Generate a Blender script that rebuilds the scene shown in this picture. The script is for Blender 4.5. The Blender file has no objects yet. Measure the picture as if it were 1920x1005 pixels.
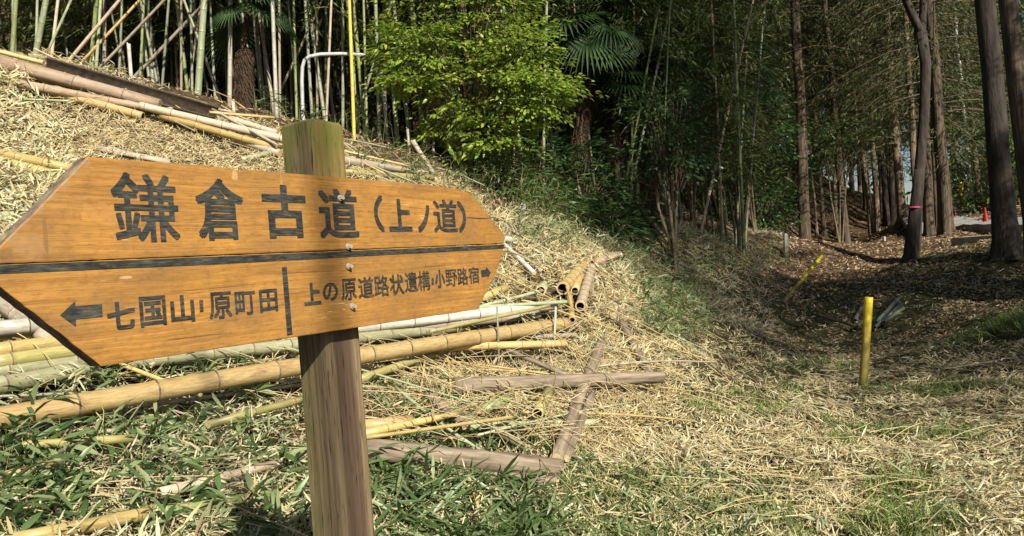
import bpy, bmesh, math, random
import numpy as np
from math import radians, sin, cos, tan, atan2, pi, sqrt
from mathutils import Vector, Matrix, Quaternion

random.seed(7)
rng = np.random.default_rng(11)
SC = bpy.context.scene
COL = SC.collection

# ---------------------------------------------------------------- camera
ROLL, FPX, CX, CY, EYE = radians(4.5), 1400.0, 960.0, 502.5, 1.5
cam_d = bpy.data.cameras.new('camera')
cam_d.sensor_width = 36.0
cam_d.lens = 36.0 * FPX / 1920.0
cam_d.clip_start = 0.05
cam_d.clip_end = 3000
cam = bpy.data.objects.new('camera', cam_d)
COL.objects.link(cam)
cR = Vector((cos(ROLL), 0, -sin(ROLL)))
cU = Vector((sin(ROLL), 0, cos(ROLL)))
cF = Vector((0, 1, 0))
cam.matrix_world = Matrix(((cR.x, cU.x, -cF.x, 0), (cR.y, cU.y, -cF.y, 0), (cR.z, cU.z, -cF.z, EYE), (0, 0, 0, 1)))
SC.camera = cam
CAM = Vector((0, 0, EYE))

# ---------------------------------------------------------------- light
SUN_EL, SUN_AZ = radians(36), atan2(0.46, -0.89)      # azimuth measured from +Y towards +X
sdir = Vector((sin(SUN_AZ) * cos(SUN_EL), cos(SUN_AZ) * cos(SUN_EL), sin(SUN_EL)))
world = bpy.data.worlds.new('World')
SC.world = world
world.use_nodes = True
wn = world.node_tree
for n in list(wn.nodes):
    wn.nodes.remove(n)
wo = wn.nodes.new('ShaderNodeOutputWorld')
bg = wn.nodes.new('ShaderNodeBackground')
sky = wn.nodes.new('ShaderNodeTexSky')
sky.sky_type = 'NISHITA'
sky.sun_disc = False
sky.sun_elevation = SUN_EL
sky.sun_rotation = SUN_AZ
bg.inputs['Strength'].default_value = 0.05
wn.links.new(sky.outputs[0], bg.inputs['Color'])
wn.links.new(bg.outputs[0], wo.inputs['Surface'])
sun_d = bpy.data.lights.new('sun', 'SUN')
sun_d.energy = 5.0
sun_d.angle = radians(0.55)
sun_d.color = (1.0, 0.93, 0.80)
sun = bpy.data.objects.new('sun', sun_d)
COL.objects.link(sun)
sun.rotation_euler = sdir.to_track_quat('Z', 'Y').to_euler()
sun.location = (10, -20, 20)
SC.view_settings.view_transform = 'Standard'
SC.view_settings.look = 'None'
SC.view_settings.exposure = 0.85
SC.view_settings.gamma = 1.0
SC.render.engine = 'CYCLES'
SC.cycles.max_bounces = 6
SC.cycles.diffuse_bounces = 4
SC.cycles.glossy_bounces = 2
SC.cycles.transmission_bounces = 4
SC.cycles.use_denoising = True
try:
    SC.cycles.denoiser = 'OPENIMAGEDENOISE'
except Exception:
    pass

# ---------------------------------------------------------------- pixel <-> world helpers (photo pixels, 1920 x 1005)
def ray(px, py):
    return cF + cR * ((px - CX) / FPX) + cU * ((CY - py) / FPX)

def P(px, py, D):
    return CAM + ray(px, py) * D

def project(X):
    """Nx3 -> px, py, depth"""
    X = np.asarray(X, float) - np.array(CAM)
    d = X @ np.array(cF)
    dd = np.where(np.abs(d) < 1e-4, 1e-4, d)
    return CX + FPX * (X @ np.array(cR)) / dd, CY - FPX * (X @ np.array(cU)) / dd, d

# ---------------------------------------------------------------- terrain
CTRL_PX = [  # photo pixel and distance of places on the ground
    (1620, 725, 7.4), (1300, 1000, 4.0), (1900, 1000, 3.65), (1000, 1000, 3.75), (700, 1000, 3.35), (300, 1000, 2.85), (0, 1000, 2.7),
    (1500, 640, 11.3), (1500, 560, 15.0), (1510, 480, 20.0), (1590, 468, 26.0), (1645, 440, 28.0), (1885, 478, 11.3), (1710, 485, 13.0),
    (1775, 437, 17.0), (1690, 415, 26.5), (1830, 428, 17.5), (1620, 412, 45.0), (1400, 480, 14.0), (1250, 432, 13.0), (1300, 540, 11.0),
    (1250, 620, 8.2), (1100, 480, 8.3), (1150, 700, 5.8), (1050, 880, 4.3), (850, 850, 4.3), (550, 685, 4.9), (0, 790, 3.5), (0, 600, 4.7),
    (0, 400, 6.2), (0, 200, 7.5), (0, 115, 8.1), (300, 270, 7.7), (520, 300, 8.0), (350, 205, 8.5), (700, 300, 9.0), (850, 345, 9.6),
    (950, 450, 8.4), (1000, 405, 10.0), (1100, 435, 11.5), (750, 275, 10.5), (520, 235, 9.6), (700, 480, 6.8), (300, 560, 5.3), (300, 420, 6.4),
    (1900, 620, 9.0), (1900, 560, 10.4), (1900, 505, 11.2), (1900, 760, 6.0), (1450, 800, 5.8), (1530, 440, 30.0), (1480, 445, 17.5), (1400, 600, 11.6),
    (1100, 560, 7.3), (900, 700, 5.6)]
CTRL_W = [(-30, 10, 8), (-30, 40, 24), (-9, 24, 5.2), (-4, 16, 3.8), (0, 18, 3.8), (0, 40, 19), (-10, 40, 21), (-10, 70, 32), (7.5, 33, 10.0), (10, 46, 13.0), (3, 20, 3.4), (22, 70, 3.0), (5, 60, 24),
          (30, 40, 2.0), (40, 10, 1.6), (10, -6, 1.0), (0, -6, 0.1), (-10, -6, 1.2), (-20, -6, 2.5), (13, 25, 1.7), (9.6, 14, 1.4), (9.2, 8, 1.15), (8.5, 3, .95), (-1.5, 0, .55),
          (1.5, 0, .05), (4, 2, .1), (-5, 3, 1.7), (-9, 8, 3.6), (20, -6, 1.2), (21, 50, 2.3), (26, 55, 1.8)]
_c = [tuple(P(*q)) for q in CTRL_PX] + CTRL_W
_c = np.array(_c, float)
def _tps(r2):
    return np.where(r2 > 1e-9, 0.5 * r2 * np.log(np.maximum(r2, 1e-9)), 0.0)
_n = len(_c)
_A = np.zeros((_n + 3, _n + 3))
_d2 = ((_c[:, None, :2] - _c[None, :, :2]) ** 2).sum(-1)
_A[:_n, :_n] = _tps(_d2) + np.eye(_n) * 0.25
_A[:_n, _n] = 1
_A[:_n, _n + 1:] = _c[:, :2]
_A[_n:, :_n] = _A[:_n, _n:].T
_w = np.linalg.solve(_A, np.concatenate([_c[:, 2], np.zeros(3)]))

def _bump(x, y):
    b = 0.022 * np.sin(x * 3.1 + 1.3 * np.sin(y * 1.7)) * np.sin(y * 2.7 + 0.8 * np.sin(x * 2.3)) + 0.014 * np.sin(x * 7.3 + y * 3.1 + np.sin(y * 5)) + 0.012 * np.sin(y * 8.1 - x * 4.7)
    b = b + .13 * np.exp(-((y - 8.8 - .3 * np.sin(x * 1.3)) / .45) ** 2) * (.45 + .55 * np.sin(x * 2.9 + 1)) * (1 / (1 + np.exp(-(x - 1.2) * 3)))
    return b
def _height(x, y):
    x = np.asarray(x, float); y = np.asarray(y, float)
    xc = np.clip(x, -34, 44); yc = np.clip(y, -8, 74)
    out = np.zeros(x.shape).ravel()
    xr, yr = xc.ravel(), yc.ravel()
    for i in range(0, len(xr), 40000):
        s = slice(i, i + 40000)
        d2 = (xr[s, None] - _c[None, :, 0]) ** 2 + (yr[s, None] - _c[None, :, 1]) ** 2
        out[s] = _tps(d2) @ _w[:_n] + _w[_n] + _w[_n + 1] * xr[s] + _w[_n + 2] * yr[s]
    z = out.reshape(x.shape)
    return np.clip(z, -1.0, 34.0) + _bump(x, y)
GX = np.arange(-16, 26.01, 0.14)
GY = np.arange(-7, 62.01, 0.14)
_gx, _gy = np.meshgrid(GX, GY)
GZ = _height(_gx, _gy)

def gz(x, y):
    """ground height, bilinear in the same grid the ground mesh uses"""
    x = np.asarray(x, float); y = np.asarray(y, float)
    fx = np.clip((x - GX[0]) / 0.14, 0, len(GX) - 1.001); fy = np.clip((y - GY[0]) / 0.14, 0, len(GY) - 1.001)
    i = fx.astype(int); j = fy.astype(int); u = fx - i; v = fy - j
    return (GZ[j, i] * (1 - u) + GZ[j, i + 1] * u) * (1 - v) + (GZ[j + 1, i] * (1 - u) + GZ[j + 1, i + 1] * u) * v

_T = np.concatenate([np.arange(1.2, 16, 0.01), np.arange(16, 70, 0.05)])
def hit(px, py, h=0.0, tmin=1.2):
    """point on the pixel's ray that lies h above the ground"""
    r = np.array(ray(px, py)); X = np.array(CAM) + _T[:, None] * r
    e = X[:, 2] - gz(X[:, 0], X[:, 1]) - h
    k = np.where((e < 0) & (_T >= tmin))[0]
    k = k[0] if len(k) else len(_T) - 1
    return Vector(X[k])

def onground(p, dz=0.0):
    return Vector((p[0], p[1], float(gz(p[0], p[1])) + dz))

# ---------------------------------------------------------------- bookkeeping
def tag(o, label=None, cat=None, group=None, kind=None):
    if label: o['label'] = label
    if cat: o['category'] = cat
    if group: o['group'] = group
    if kind: o['kind'] = kind
    return o
def empty(name, loc=(0, 0, 0)):
    o = bpy.data.objects.new(name, None)
    o.empty_display_size = 0.1
    o.location = loc
    COL.objects.link(o)
    return o
def link(name, me, parent=None, loc=None):
    o = bpy.data.objects.new(name, me)
    if parent is not None: o.parent = parent
    if loc is not None: o.location = loc
    COL.objects.link(o)
    return o
def bm_mesh(name, bm, mats, smooth=True):
    me = bpy.data.meshes.new(name)
    bm.normal_update()
    bm.to_mesh(me); bm.free()
    for m in (mats if isinstance(mats, (list, tuple)) else [mats]): me.materials.append(m)
    if smooth:
        me.polygons.foreach_set('use_smooth', [True] * len(me.polygons))
    return me
def np_mesh(name, verts, faces_flat, loop_counts, mats, mat_idx=None, smooth=False):
    me = bpy.data.meshes.new(name)
    nv, nl, nf = len(verts), len(faces_flat), len(loop_counts)
    me.vertices.add(nv); me.loops.add(nl); me.polygons.add(nf)
    me.vertices.foreach_set('co', np.asarray(verts, np.float32).ravel())
    me.loops.foreach_set('vertex_index', np.asarray(faces_flat, np.int32))
    st = np.concatenate([[0], np.cumsum(loop_counts)[:-1]]).astype(np.int32)
    me.polygons.foreach_set('loop_start', st)
    me.polygons.foreach_set('loop_total', np.asarray(loop_counts, np.int32))
    if mat_idx is not None: me.polygons.foreach_set('material_index', np.asarray(mat_idx, np.int32))
    if smooth: me.polygons.foreach_set('use_smooth', np.ones(nf, bool))
    for m in (mats if isinstance(mats, (list, tuple)) else [mats]): me.materials.append(m)
    me.update(); me.validate()
    return me

# ---------------------------------------------------------------- materials
def nodes_of(name):
    m = bpy.data.materials.new(name); m.use_nodes = True
    nt = m.node_tree
    return m, nt, nt.nodes['Principled BSDF'], nt.nodes['Material Output']
def N(nt, t, **kw):
    n = nt.nodes.new(t)
    for k, v in kw.items(): setattr(n, k, v)
    return n
def ramp(nt, stops, interp='LINEAR'):
    r = N(nt, 'ShaderNodeValToRGB'); cr = r.color_ramp; cr.interpolation = interp
    while len(cr.elements) > 1: cr.elements.remove(cr.elements[-1])
    cr.elements[0].position = stops[0][0]; cr.elements[0].color = (*stops[0][1], 1)
    for p, c in stops[1:]:
        e = cr.elements.new(p); e.color = (*c, 1)
    return r
def g3(v): return (v, v, v)
def noise(nt, vec, scale, detail=4, rough=0.6):
    n = N(nt, 'ShaderNodeTexNoise'); n.inputs['Scale'].default_value = scale; n.inputs['Detail'].default_value = detail; n.inputs['Roughness'].default_value = rough
    if vec is not None: nt.links.new(vec, n.inputs['Vector'])
    return n
def mapping(nt, src, scale=(1, 1, 1), loc=(0, 0, 0)):
    m = N(nt, 'ShaderNodeMapping'); m.inputs['Scale'].default_value = scale; m.inputs['Location'].default_value = loc
    nt.links.new(src, m.inputs['Vector'])
    return m.outputs[0]
def mix(nt, fac, a, b, mode='MIX'):
    m = N(nt, 'ShaderNodeMix', data_type='RGBA', blend_type=mode)
    for s, v in ((m.inputs[0], fac), (m.inputs[6], a), (m.inputs[7], b)):
        if hasattr(v, 'is_linked'): nt.links.new(v, s)
        elif isinstance(v, tuple): s.default_value = (*v, 1)
        else: s.default_value = v
    return m.outputs[2]
def bump(nt, h, strength, dist, bsdf):
    b = N(nt, 'ShaderNodeBump'); b.inputs['Strength'].default_value = strength; b.inputs['Distance'].default_value = dist
    nt.links.new(h, b.inputs['Height']); nt.links.new(b.outputs[0], bsdf.inputs['Normal'])

def leaf_mat(name, pal, rough=0.5, trans=0.3, spec=0.35):
    m, nt, b, out = nodes_of(name)
    geo = N(nt, 'ShaderNodeNewGeometry')
    r = ramp(nt, [(i / max(1, len(pal) - 1), c) for i, c in enumerate(pal)])
    nt.links.new(geo.outputs['Random Per Island'], r.inputs[0])
    nt.links.new(r.outputs[0], b.inputs['Base Color'])
    b.inputs['Roughness'].default_value = rough
    b.inputs['Specular IOR Level'].default_value = spec
    if trans > 0:
        t = N(nt, 'ShaderNodeBsdfTranslucent'); nt.links.new(r.outputs[0], t.inputs['Color'])
        mx = N(nt, 'ShaderNodeMixShader'); mx.inputs[0].default_value = trans
        nt.links.new(b.outputs[0], mx.inputs[1]); nt.links.new(t.outputs[0], mx.inputs[2]); nt.links.new(mx.outputs[0], out.inputs['Surface'])
    return m

def bamboo_mat(name, c1, c2, stain, ring=0.6, rough=0.42, stain_amt=0.8):
    """culm skin: colour varied in streaks along local Z, blotches, mottled lichen"""
    m, nt, b, out = nodes_of(name)
    tc = N(nt, 'ShaderNodeTexCoord'); oi = N(nt, 'ShaderNodeObjectInfo')
    v = N(nt, 'ShaderNodeVectorMath', operation='ADD'); nt.links.new(tc.outputs['Object'], v.inputs[0])
    sc_ = N(nt, 'ShaderNodeVectorMath', operation='SCALE'); nt.links.new(oi.outputs['Location'], sc_.inputs[0]); sc_.inputs['Scale'].default_value = 1.7
    nt.links.new(sc_.outputs[0], v.inputs[1])
    vec = v.outputs[0]
    n1 = noise(nt, mapping(nt, vec, (14, 14, 1.2)), 1.0, 4)
    r1 = ramp(nt, [(0.3, g3(0)), (0.7, g3(1))]); nt.links.new(n1.outputs[0], r1.inputs[0])
    col = mix(nt, r1.outputs[0], c1, c2)
    n2 = noise(nt, mapping(nt, vec, (9, 9, 4)), 2.0, 6, 0.7)
    r2 = ramp(nt, [(0.52, g3(0)), (0.72, g3(stain_amt))]); nt.links.new(n2.outputs[0], r2.inputs[0])
    col = mix(nt, r2.outputs[0], col, stain)
    n3 = noise(nt, mapping(nt, vec, (160, 160, 14)), 1.0, 3)
    r3 = ramp(nt, [(0.35, g3(0.72)), (0.65, g3(1.08))]); nt.links.new(n3.outputs[0], r3.inputs[0])
    col = mix(nt, 1.0, col, r3.outputs[0], 'MULTIPLY')
    hv = N(nt, 'ShaderNodeHueSaturation'); nt.links.new(col, hv.inputs['Color'])
    mr = N(nt, 'ShaderNodeMapRange'); mr.inputs[3].default_value = 0.75; mr.inputs[4].default_value = 1.2
    nt.links.new(oi.outputs['Random'], mr.inputs[0]); nt.links.new(mr.outputs[0], hv.inputs['Value'])
    nt.links.new(hv.outputs[0], b.inputs['Base Color'])
    b.inputs['Roughness'].default_value = rough
    b.inputs['Specular IOR Level'].default_value = 0.35
    bump(nt, n3.outputs[0], 0.25, 0.004, b)
    return m
def plain_mat(name, c1, c2, scale=(8, 8, 8), rough=0.6, bmp=0.3, dist=0.004, detail=5, lo=0.35, hi=0.65, spec=0.3):
    m, nt, b, out = nodes_of(name)
    tc = N(nt, 'ShaderNodeTexCoord')
    n = noise(nt, mapping(nt, tc.outputs['Object'], scale), 1.0, detail, 0.65)
    r = ramp(nt, [(lo, c1), (hi, c2)]); nt.links.new(n.outputs[0], r.inputs[0]); nt.links.new(r.outputs[0], b.inputs['Base Color'])
    b.inputs['Roughness'].default_value = rough; b.inputs['Specular IOR Level'].default_value = spec
    if bmp: bump(nt, n.outputs[0], bmp, dist, b)
    return m

M = {}
M['b_tan'] = bamboo_mat('bamboo_tan', (.42, .28, .11), (.54, .40, .19), (.22, .14, .07))
M['b_yellow'] = bamboo_mat('bamboo_yellow', (.40, .29, .095), (.48, .37, .16), (.20, .16, .07))
M['b_olive'] = bamboo_mat('bamboo_olive', (.25, .235, .075), (.37, .32, .13), (.34, .30, .19))
M['b_green'] = bamboo_mat('bamboo_green', (.16, .20, .06), (.26, .29, .12), (.34, .36, .24))
M['b_pale'] = bamboo_mat('bamboo_pale_green', (.23, .27, .14), (.33, .36, .22), (.52, .52, .42))
M['b_sage'] = bamboo_mat('bamboo_sage', (.20, .22, .14), (.30, .31, .22), (.20, .20, .14))
M['b_white'] = bamboo_mat('bamboo_whitened', (.44, .41, .34), (.56, .53, .46), (.20, .18, .14), stain_amt=0.7)
M['b_grey'] = bamboo_mat('bamboo_grey', (.28, .23, .165), (.38, .33, .26), (.15, .12, .09), rough=0.6)
M['b_brown'] = bamboo_mat('bamboo_weathered', (.26, .17, .10), (.38, .29, .21), (.14, .10, .07), rough=0.65)
M['b_dark'] = bamboo_mat('bamboo_rotten', (.045, .032, .022), (.08, .06, .045), (.14, .12, .1), rough=0.8)
M['b_pink'] = bamboo_mat('bamboo_faded', (.42, .33, .23), (.52, .42, .31), (.3, .24, .18))
M['b_bright'] = bamboo_mat('bamboo_bright_yellow', (.48, .37, .06), (.56, .44, .09), (.30, .27, .08))
M['b_shaded'] = bamboo_mat('bamboo_shaded', (.07, .085, .035), (.13, .145, .075), (.16, .15, .11))  # culm colour darkened to paint in the shade deep in the grove
M['b_moss'] = bamboo_mat('bamboo_mossy', (.19, .185, .10), (.28, .27, .17), (.32, .30, .22))
M['log'] = plain_mat('dead_log_wood', (.075, .055, .038), (.32, .255, .18), (36, 36, 3.2), rough=.85, bmp=.8, dist=.008, lo=.3, hi=.7)
M['arch'] = bamboo_mat('bamboo_arch', (.33, .34, .33), (.42, .43, .42), (.2, .2, .18))
M['ring'] = plain_mat('node_ring', (.05, .035, .02), (.20, .15, .09), (30, 30, 30))
M['inner'] = plain_mat('cut_bamboo_wall', (.50, .38, .20), (.62, .50, .30), (60, 60, 60))
M['hollow'] = plain_mat('bamboo_hollow', (.014, .010, .007), (.05, .034, .02), (20, 20, 20), rough=0.9)
M['bark'] = plain_mat('cedar_bark', (.03, .022, .016), (.125, .092, .06), (22, 22, 1.6), rough=0.9, bmp=0.9, dist=0.03)
M['bark_pale'] = plain_mat('pale_bark', (.07, .052, .034), (.22, .17, .11), (20, 20, 1.6), rough=0.9, bmp=0.9, dist=0.03)
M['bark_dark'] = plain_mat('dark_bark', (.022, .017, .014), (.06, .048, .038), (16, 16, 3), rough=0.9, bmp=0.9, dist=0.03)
M['bark_white'] = plain_mat('white_bark', (.30, .30, .28), (.50, .50, .47), (10, 10, 4), rough=0.8, bmp=0.4, dist=0.01)
M['twig'] = plain_mat('twig_bark', (.08, .06, .04), (.18, .14, .09), (30, 30, 30), rough=0.8)
M['fibre'] = plain_mat('palm_fibre', (.035, .022, .014), (.13, .085, .05), (40, 40, 5), rough=0.95, bmp=1.0, dist=0.02)
# leaves
M['dry'] = leaf_mat('dry_bamboo_leaf', [(.56, .49, .27), (.46, .38, .19), (.63, .56, .34), (.36, .28, .13), (.42, .41, .22), (.67, .60, .39), (.25, .18, .09), (.49, .45, .25)], 0.6, 0.18, 0.25)
M['drygrey'] = leaf_mat('faded_bamboo_leaf', [(.44, .44, .27), (.34, .36, .20), (.52, .50, .35), (.26, .28, .14), (.58, .55, .41), (.38, .32, .19), (.48, .44, .28)], 0.55, 0.2, 0.3)
M['straw'] = leaf_mat('straw', [(.54, .43, .21), (.44, .33, .15), (.62, .52, .29), (.30, .21, .10), (.54, .46, .27), (.38, .32, .18), (.20, .145, .08)], 0.55, 0.1, 0.3)
M['sasa'] = leaf_mat('dwarf_bamboo_leaf', [(.06, .11, .032), (.10, .165, .05), (.042, .085, .028), (.15, .21, .08), (.085, .14, .05), (.23, .27, .13)], 0.38, 0.3, 0.45)
M['sasapale'] = leaf_mat('pale_bamboo_leaf', [(.20, .27, .12), (.28, .33, .17), (.14, .20, .07), (.34, .37, .22), (.24, .28, .12)], 0.4, 0.3, 0.4)
M['grass'] = leaf_mat('grass_blade', [(.10, .17, .035), (.15, .23, .05), (.07, .13, .03), (.22, .27, .08), (.30, .29, .12)], 0.5, 0.3, 0.3)
M['litter'] = leaf_mat('brown_litter', [(.247, .152, .081), (.342, .228, .123), (.152, .095, .057), (.418, .294, .171), (.494, .399, .266), (.209, .133, .085), (.380, .266, .152)], 0.7, 0.1, 0.2)
M['bleaf'] = leaf_mat('bamboo_leaf', [(.049, .084, .017), (.077, .119, .025), (.035, .063, .014), (.112, .147, .035), (.140, .154, .056), (.063, .091, .021)], 0.45, 0.3, 0.4)
M['oak'] = leaf_mat('glossy_leaf', [(.15, .25, .03), (.26, .38, .045), (.075, .13, .02), (.37, .45, .08), (.19, .31, .04), (.42, .45, .09), (.11, .19, .03)], 0.28, 0.42, 0.7)
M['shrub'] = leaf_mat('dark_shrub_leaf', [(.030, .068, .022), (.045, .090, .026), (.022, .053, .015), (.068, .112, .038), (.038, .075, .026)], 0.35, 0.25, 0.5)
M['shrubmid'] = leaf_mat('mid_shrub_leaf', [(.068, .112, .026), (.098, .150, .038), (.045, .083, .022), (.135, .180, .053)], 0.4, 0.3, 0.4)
M['cedar'] = leaf_mat('cedar_needle', [(.043, .061, .018), (.065, .083, .025), (.032, .047, .014), (.086, .094, .032), (.101, .086, .036), (.054, .072, .022)], 0.6, 0.25, 0.25)
M['palm'] = leaf_mat('palm_blade', [(.032, .068, .023), (.045, .090, .029), (.023, .050, .018), (.063, .113, .038)], 0.5, 0.2, 0.25)
M['palmdry'] = leaf_mat('dead_palm_blade', [(.16, .12, .065), (.22, .17, .10), (.11, .085, .045)], 0.6, 0.15, 0.2)
# ---------------------------------------------------------------- ground sheet
def ground_mat():
    m, nt, b, out = nodes_of('forest_ground')
    tc = N(nt, 'ShaderNodeTexCoord'); vec = tc.outputs['Object']
    n1 = noise(nt, mapping(nt, vec, (1, 1, 1)), 0.55, 5)
    n2 = noise(nt, vec, 9.0, 6, 0.7)
    n3 = noise(nt, vec, 60.0, 4, 0.7)
    soil = ramp(nt, [(0.32, (.02, .014, .008)), (0.5, (.07, .047, .027)), (0.68, (.19, .13, .075))]); nt.links.new(n2.outputs[0], soil.inputs[0])
    moss = ramp(nt, [(0.35, (.026, .028, .012)), (0.6, (.075, .068, .03)), (0.75, (.17, .135, .075))]); nt.links.new(n2.outputs[0], moss.inputs[0])
    # grassy floor of the hollow versus brown litter: a noise threshold steered by a vertex mask
    at = N(nt, 'ShaderNodeAttribute', attribute_name='grassy')
    ad = N(nt, 'ShaderNodeMath', operation='MULTIPLY_ADD'); nt.links.new(n1.outputs[0], ad.inputs[0]); ad.inputs[1].default_value = 0.9; nt.links.new(at.outputs['Fac'], ad.inputs[2])
    rr = ramp(nt, [(0.62, g3(0)), (0.92, g3(1))]); nt.links.new(ad.outputs[0], rr.inputs[0])
    col = mix(nt, rr.outputs[0], soil.outputs[0], moss.outputs[0])
    r3 = ramp(nt, [(0.3, g3(0.45)), (0.7, g3(1.5))]); nt.links.new(n3.outputs[0], r3.inputs[0])
    col = mix(nt, 1.0, col, r3.outputs[0], 'MULTIPLY')
    nt.links.new(col, b.inputs['Base Color']); b.inputs['Roughness'].default_value = 0.95; b.inputs['Specular IOR Level'].default_value = 0.1
    sm = N(nt, 'ShaderNodeMath', operation='ADD'); nt.links.new(n2.outputs[0], sm.inputs[0]); nt.links.new(n3.outputs[0], sm.inputs[1])
    bump(nt, sm.outputs[0], 0.8, 0.03, b)
    return m
M['ground'] = ground_mat()
def smoothstep(a, b, x):
    t = np.clip((x - a) / (b - a), 0, 1); return t * t * (3 - 2 * t)
def inpoly(px, py, poly):
    inside = np.zeros(len(px), bool); n = len(poly)
    for i in range(n):
        x1, y1 = poly[i]; x2, y2 = poly[(i + 1) % n]
        if y1 == y2: continue
        c = ((y1 > py) != (y2 > py)) & (px < (x2 - x1) * (py - y1) / (y2 - y1) + x1)
        inside ^= c
    return inside
def build_ground():
    xs = np.concatenate([[-600, -250, -120, -60, -34, -24], GX, [30, 36, 44, 70, 130, 260, 600]])
    ys = np.concatenate([[-600, -250, -100, -40, -18], GY, [66, 74, 90, 130, 260, 600]])
    X, Y = np.meshgrid(xs, ys)
    Z = _height(X, Y)
    i0, j0 = 6, 5
    Z[j0:j0 + len(GY), i0:i0 + len(GX)] = GZ
    V = np.stack([X.ravel(), Y.ravel(), Z.ravel()], 1)
    nx, ny = len(xs), len(ys)
    i, j = np.meshgrid(np.arange(nx - 1), np.arange(ny - 1))
    a = (j * nx + i).ravel()
    F = np.stack([a, a + 1, a + nx + 1, a + nx], 1)
    me = np_mesh('ground', V, F.ravel(), np.full(len(F), 4), M['ground'], smooth=True)
    x, y = V[:, 0], V[:, 1]
    # grassy: hollow floor, front; not under cedars (litter) nor in the grove
    g = smoothstep(15.5, 13.0, y) * smoothstep(-1.5, 0.5, x - 0.05 * y)
    g = np.where(y < 2, 0.6, g)
    at = me.attributes.new('grassy', 'FLOAT', 'POINT'); at.data.foreach_set('value', (0.55 * g).astype(np.float32))
    o = link('ground', me); tag(o, kind='structure')
build_ground()

# ---------------------------------------------------------------- mass leaf builder
def unit(v):
    return v / np.maximum(np.linalg.norm(v, axis=-1, keepdims=True), 1e-9)
def leaf_arrays(pos, dirn, nrm, L, W, droop=0.15, simple=False):
    """pos base Nx3, dirn unit Nx3, nrm approx normal Nx3; returns verts, flat faces, counts"""
    n = len(pos)
    L = np.broadcast_to(np.asarray(L, float), (n,))[:, None]; W = np.broadcast_to(np.asarray(W, float), (n,))[:, None]
    d = unit(dirn); s = unit(np.cross(d, nrm)); u = np.cross(s, d)
    dr = np.broadcast_to(np.asarray(droop, float), (n,))[:, None]
    if simple:
        v = np.stack([pos, pos + d * L * .42 + s * W * .5 - u * dr * L * .1, pos + d * L - u * dr * L * .5, pos + d * L * .42 - s * W * .5 - u * dr * L * .1], 1)
        base = np.arange(n)[:, None] * 4
        return v.reshape(-1, 3), (base + np.array([[0, 1, 2, 3]])).ravel(), np.full(n, 4)
    c1 = pos + d * L * .25 - u * dr * L * .04; c2 = pos + d * L * .62 - u * dr * L * .26
    tip = pos + d * L * .98 - u * dr * L * .75
    v = np.stack([pos, c1 + s * W * .46 + u * W * .12, c1 - s * W * .46 + u * W * .12, c2 + s * W * .42 + u * W * .1, c2 - s * W * .42 + u * W * .1, tip, c1, c2], 1)
    base = np.arange(n)[:, None] * 8
    q = np.array([[0, 1, 6, 0, 6, 2, 1, 3, 7, 6, 6, 7, 4, 2, 3, 5, 7, 7, 5, 4]])
    return v.reshape(-1, 3), (base + q).ravel(), np.tile([3, 3, 4, 4, 3, 3], n)
class Batch:
    def __init__(s): s.v = []; s.f = []; s.c = []; s.m = []; s.n = 0
    def add(s, v, f, c, mi=0):
        s.v.append(v); s.f.append(np.asarray(f) + s.n); s.c.append(c); s.m.append(np.full(len(c), mi)); s.n += len(v)
    def leaves(s, pos, d, nrm, L, W, droop=0.15, simple=False, mi=0):
        if len(pos): s.add(*leaf_arrays(pos, d, nrm, L, W, droop, simple), mi=mi)
    def ribbons(s, pts, W, mi=0):
        """pts NxKx3 centre lines -> triangular tubes (3 sides)"""
        n, k, _ = pts.shape
        t = np.zeros_like(pts); t[:, 1:-1] = pts[:, 2:] - pts[:, :-2]; t[:, 0] = pts[:, 1] - pts[:, 0]; t[:, -1] = pts[:, -1] - pts[:, -2]
        t = unit(t); up = np.array([0.13, 0.21, 0.97]); a = unit(np.cross(t, up)); b = np.cross(a, t)
        W = np.broadcast_to(np.asarray(W, float), (n, k))[:, :, None] * .5
        ring = np.stack([pts + (a * cos(q) + b * sin(q)) * W for q in (pi / 2, pi / 2 + 2.094, pi / 2 + 4.189)], 2)  # n,k,3,3
        v = ring.reshape(-1, 3)
        i, j, e = np.meshgrid(np.arange(n), np.arange(k - 1), np.arange(3), indexing='ij')
        b0 = i * k * 3 + j * 3; e2 = (e + 1) % 3
        f = np.stack([b0 + e, b0 + e2, b0 + 3 + e2, b0 + 3 + e], -1).reshape(-1, 4)
        s.add(v, f.ravel(), np.full(len(f), 4), mi)
    def mesh(s, name, mats, smooth=False):
        return np_mesh(name, np.concatenate(s.v), np.concatenate(s.f), np.concatenate(s.c), mats, np.concatenate(s.m), smooth)
def rdir(n, elev_lo, elev_hi, az=None):
    a = rng.uniform(0, 2 * pi, n) if az is None else az
    e = rng.uniform(elev_lo, elev_hi, n)
    return np.stack([np.cos(a) * np.cos(e), np.sin(a) * np.cos(e), np.sin(e)], 1)
def rnrm(n, tilt=0.6):
    return unit(np.stack([rng.normal(0, tilt, n), rng.normal(0, tilt, n), np.ones(n)], 1))

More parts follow.
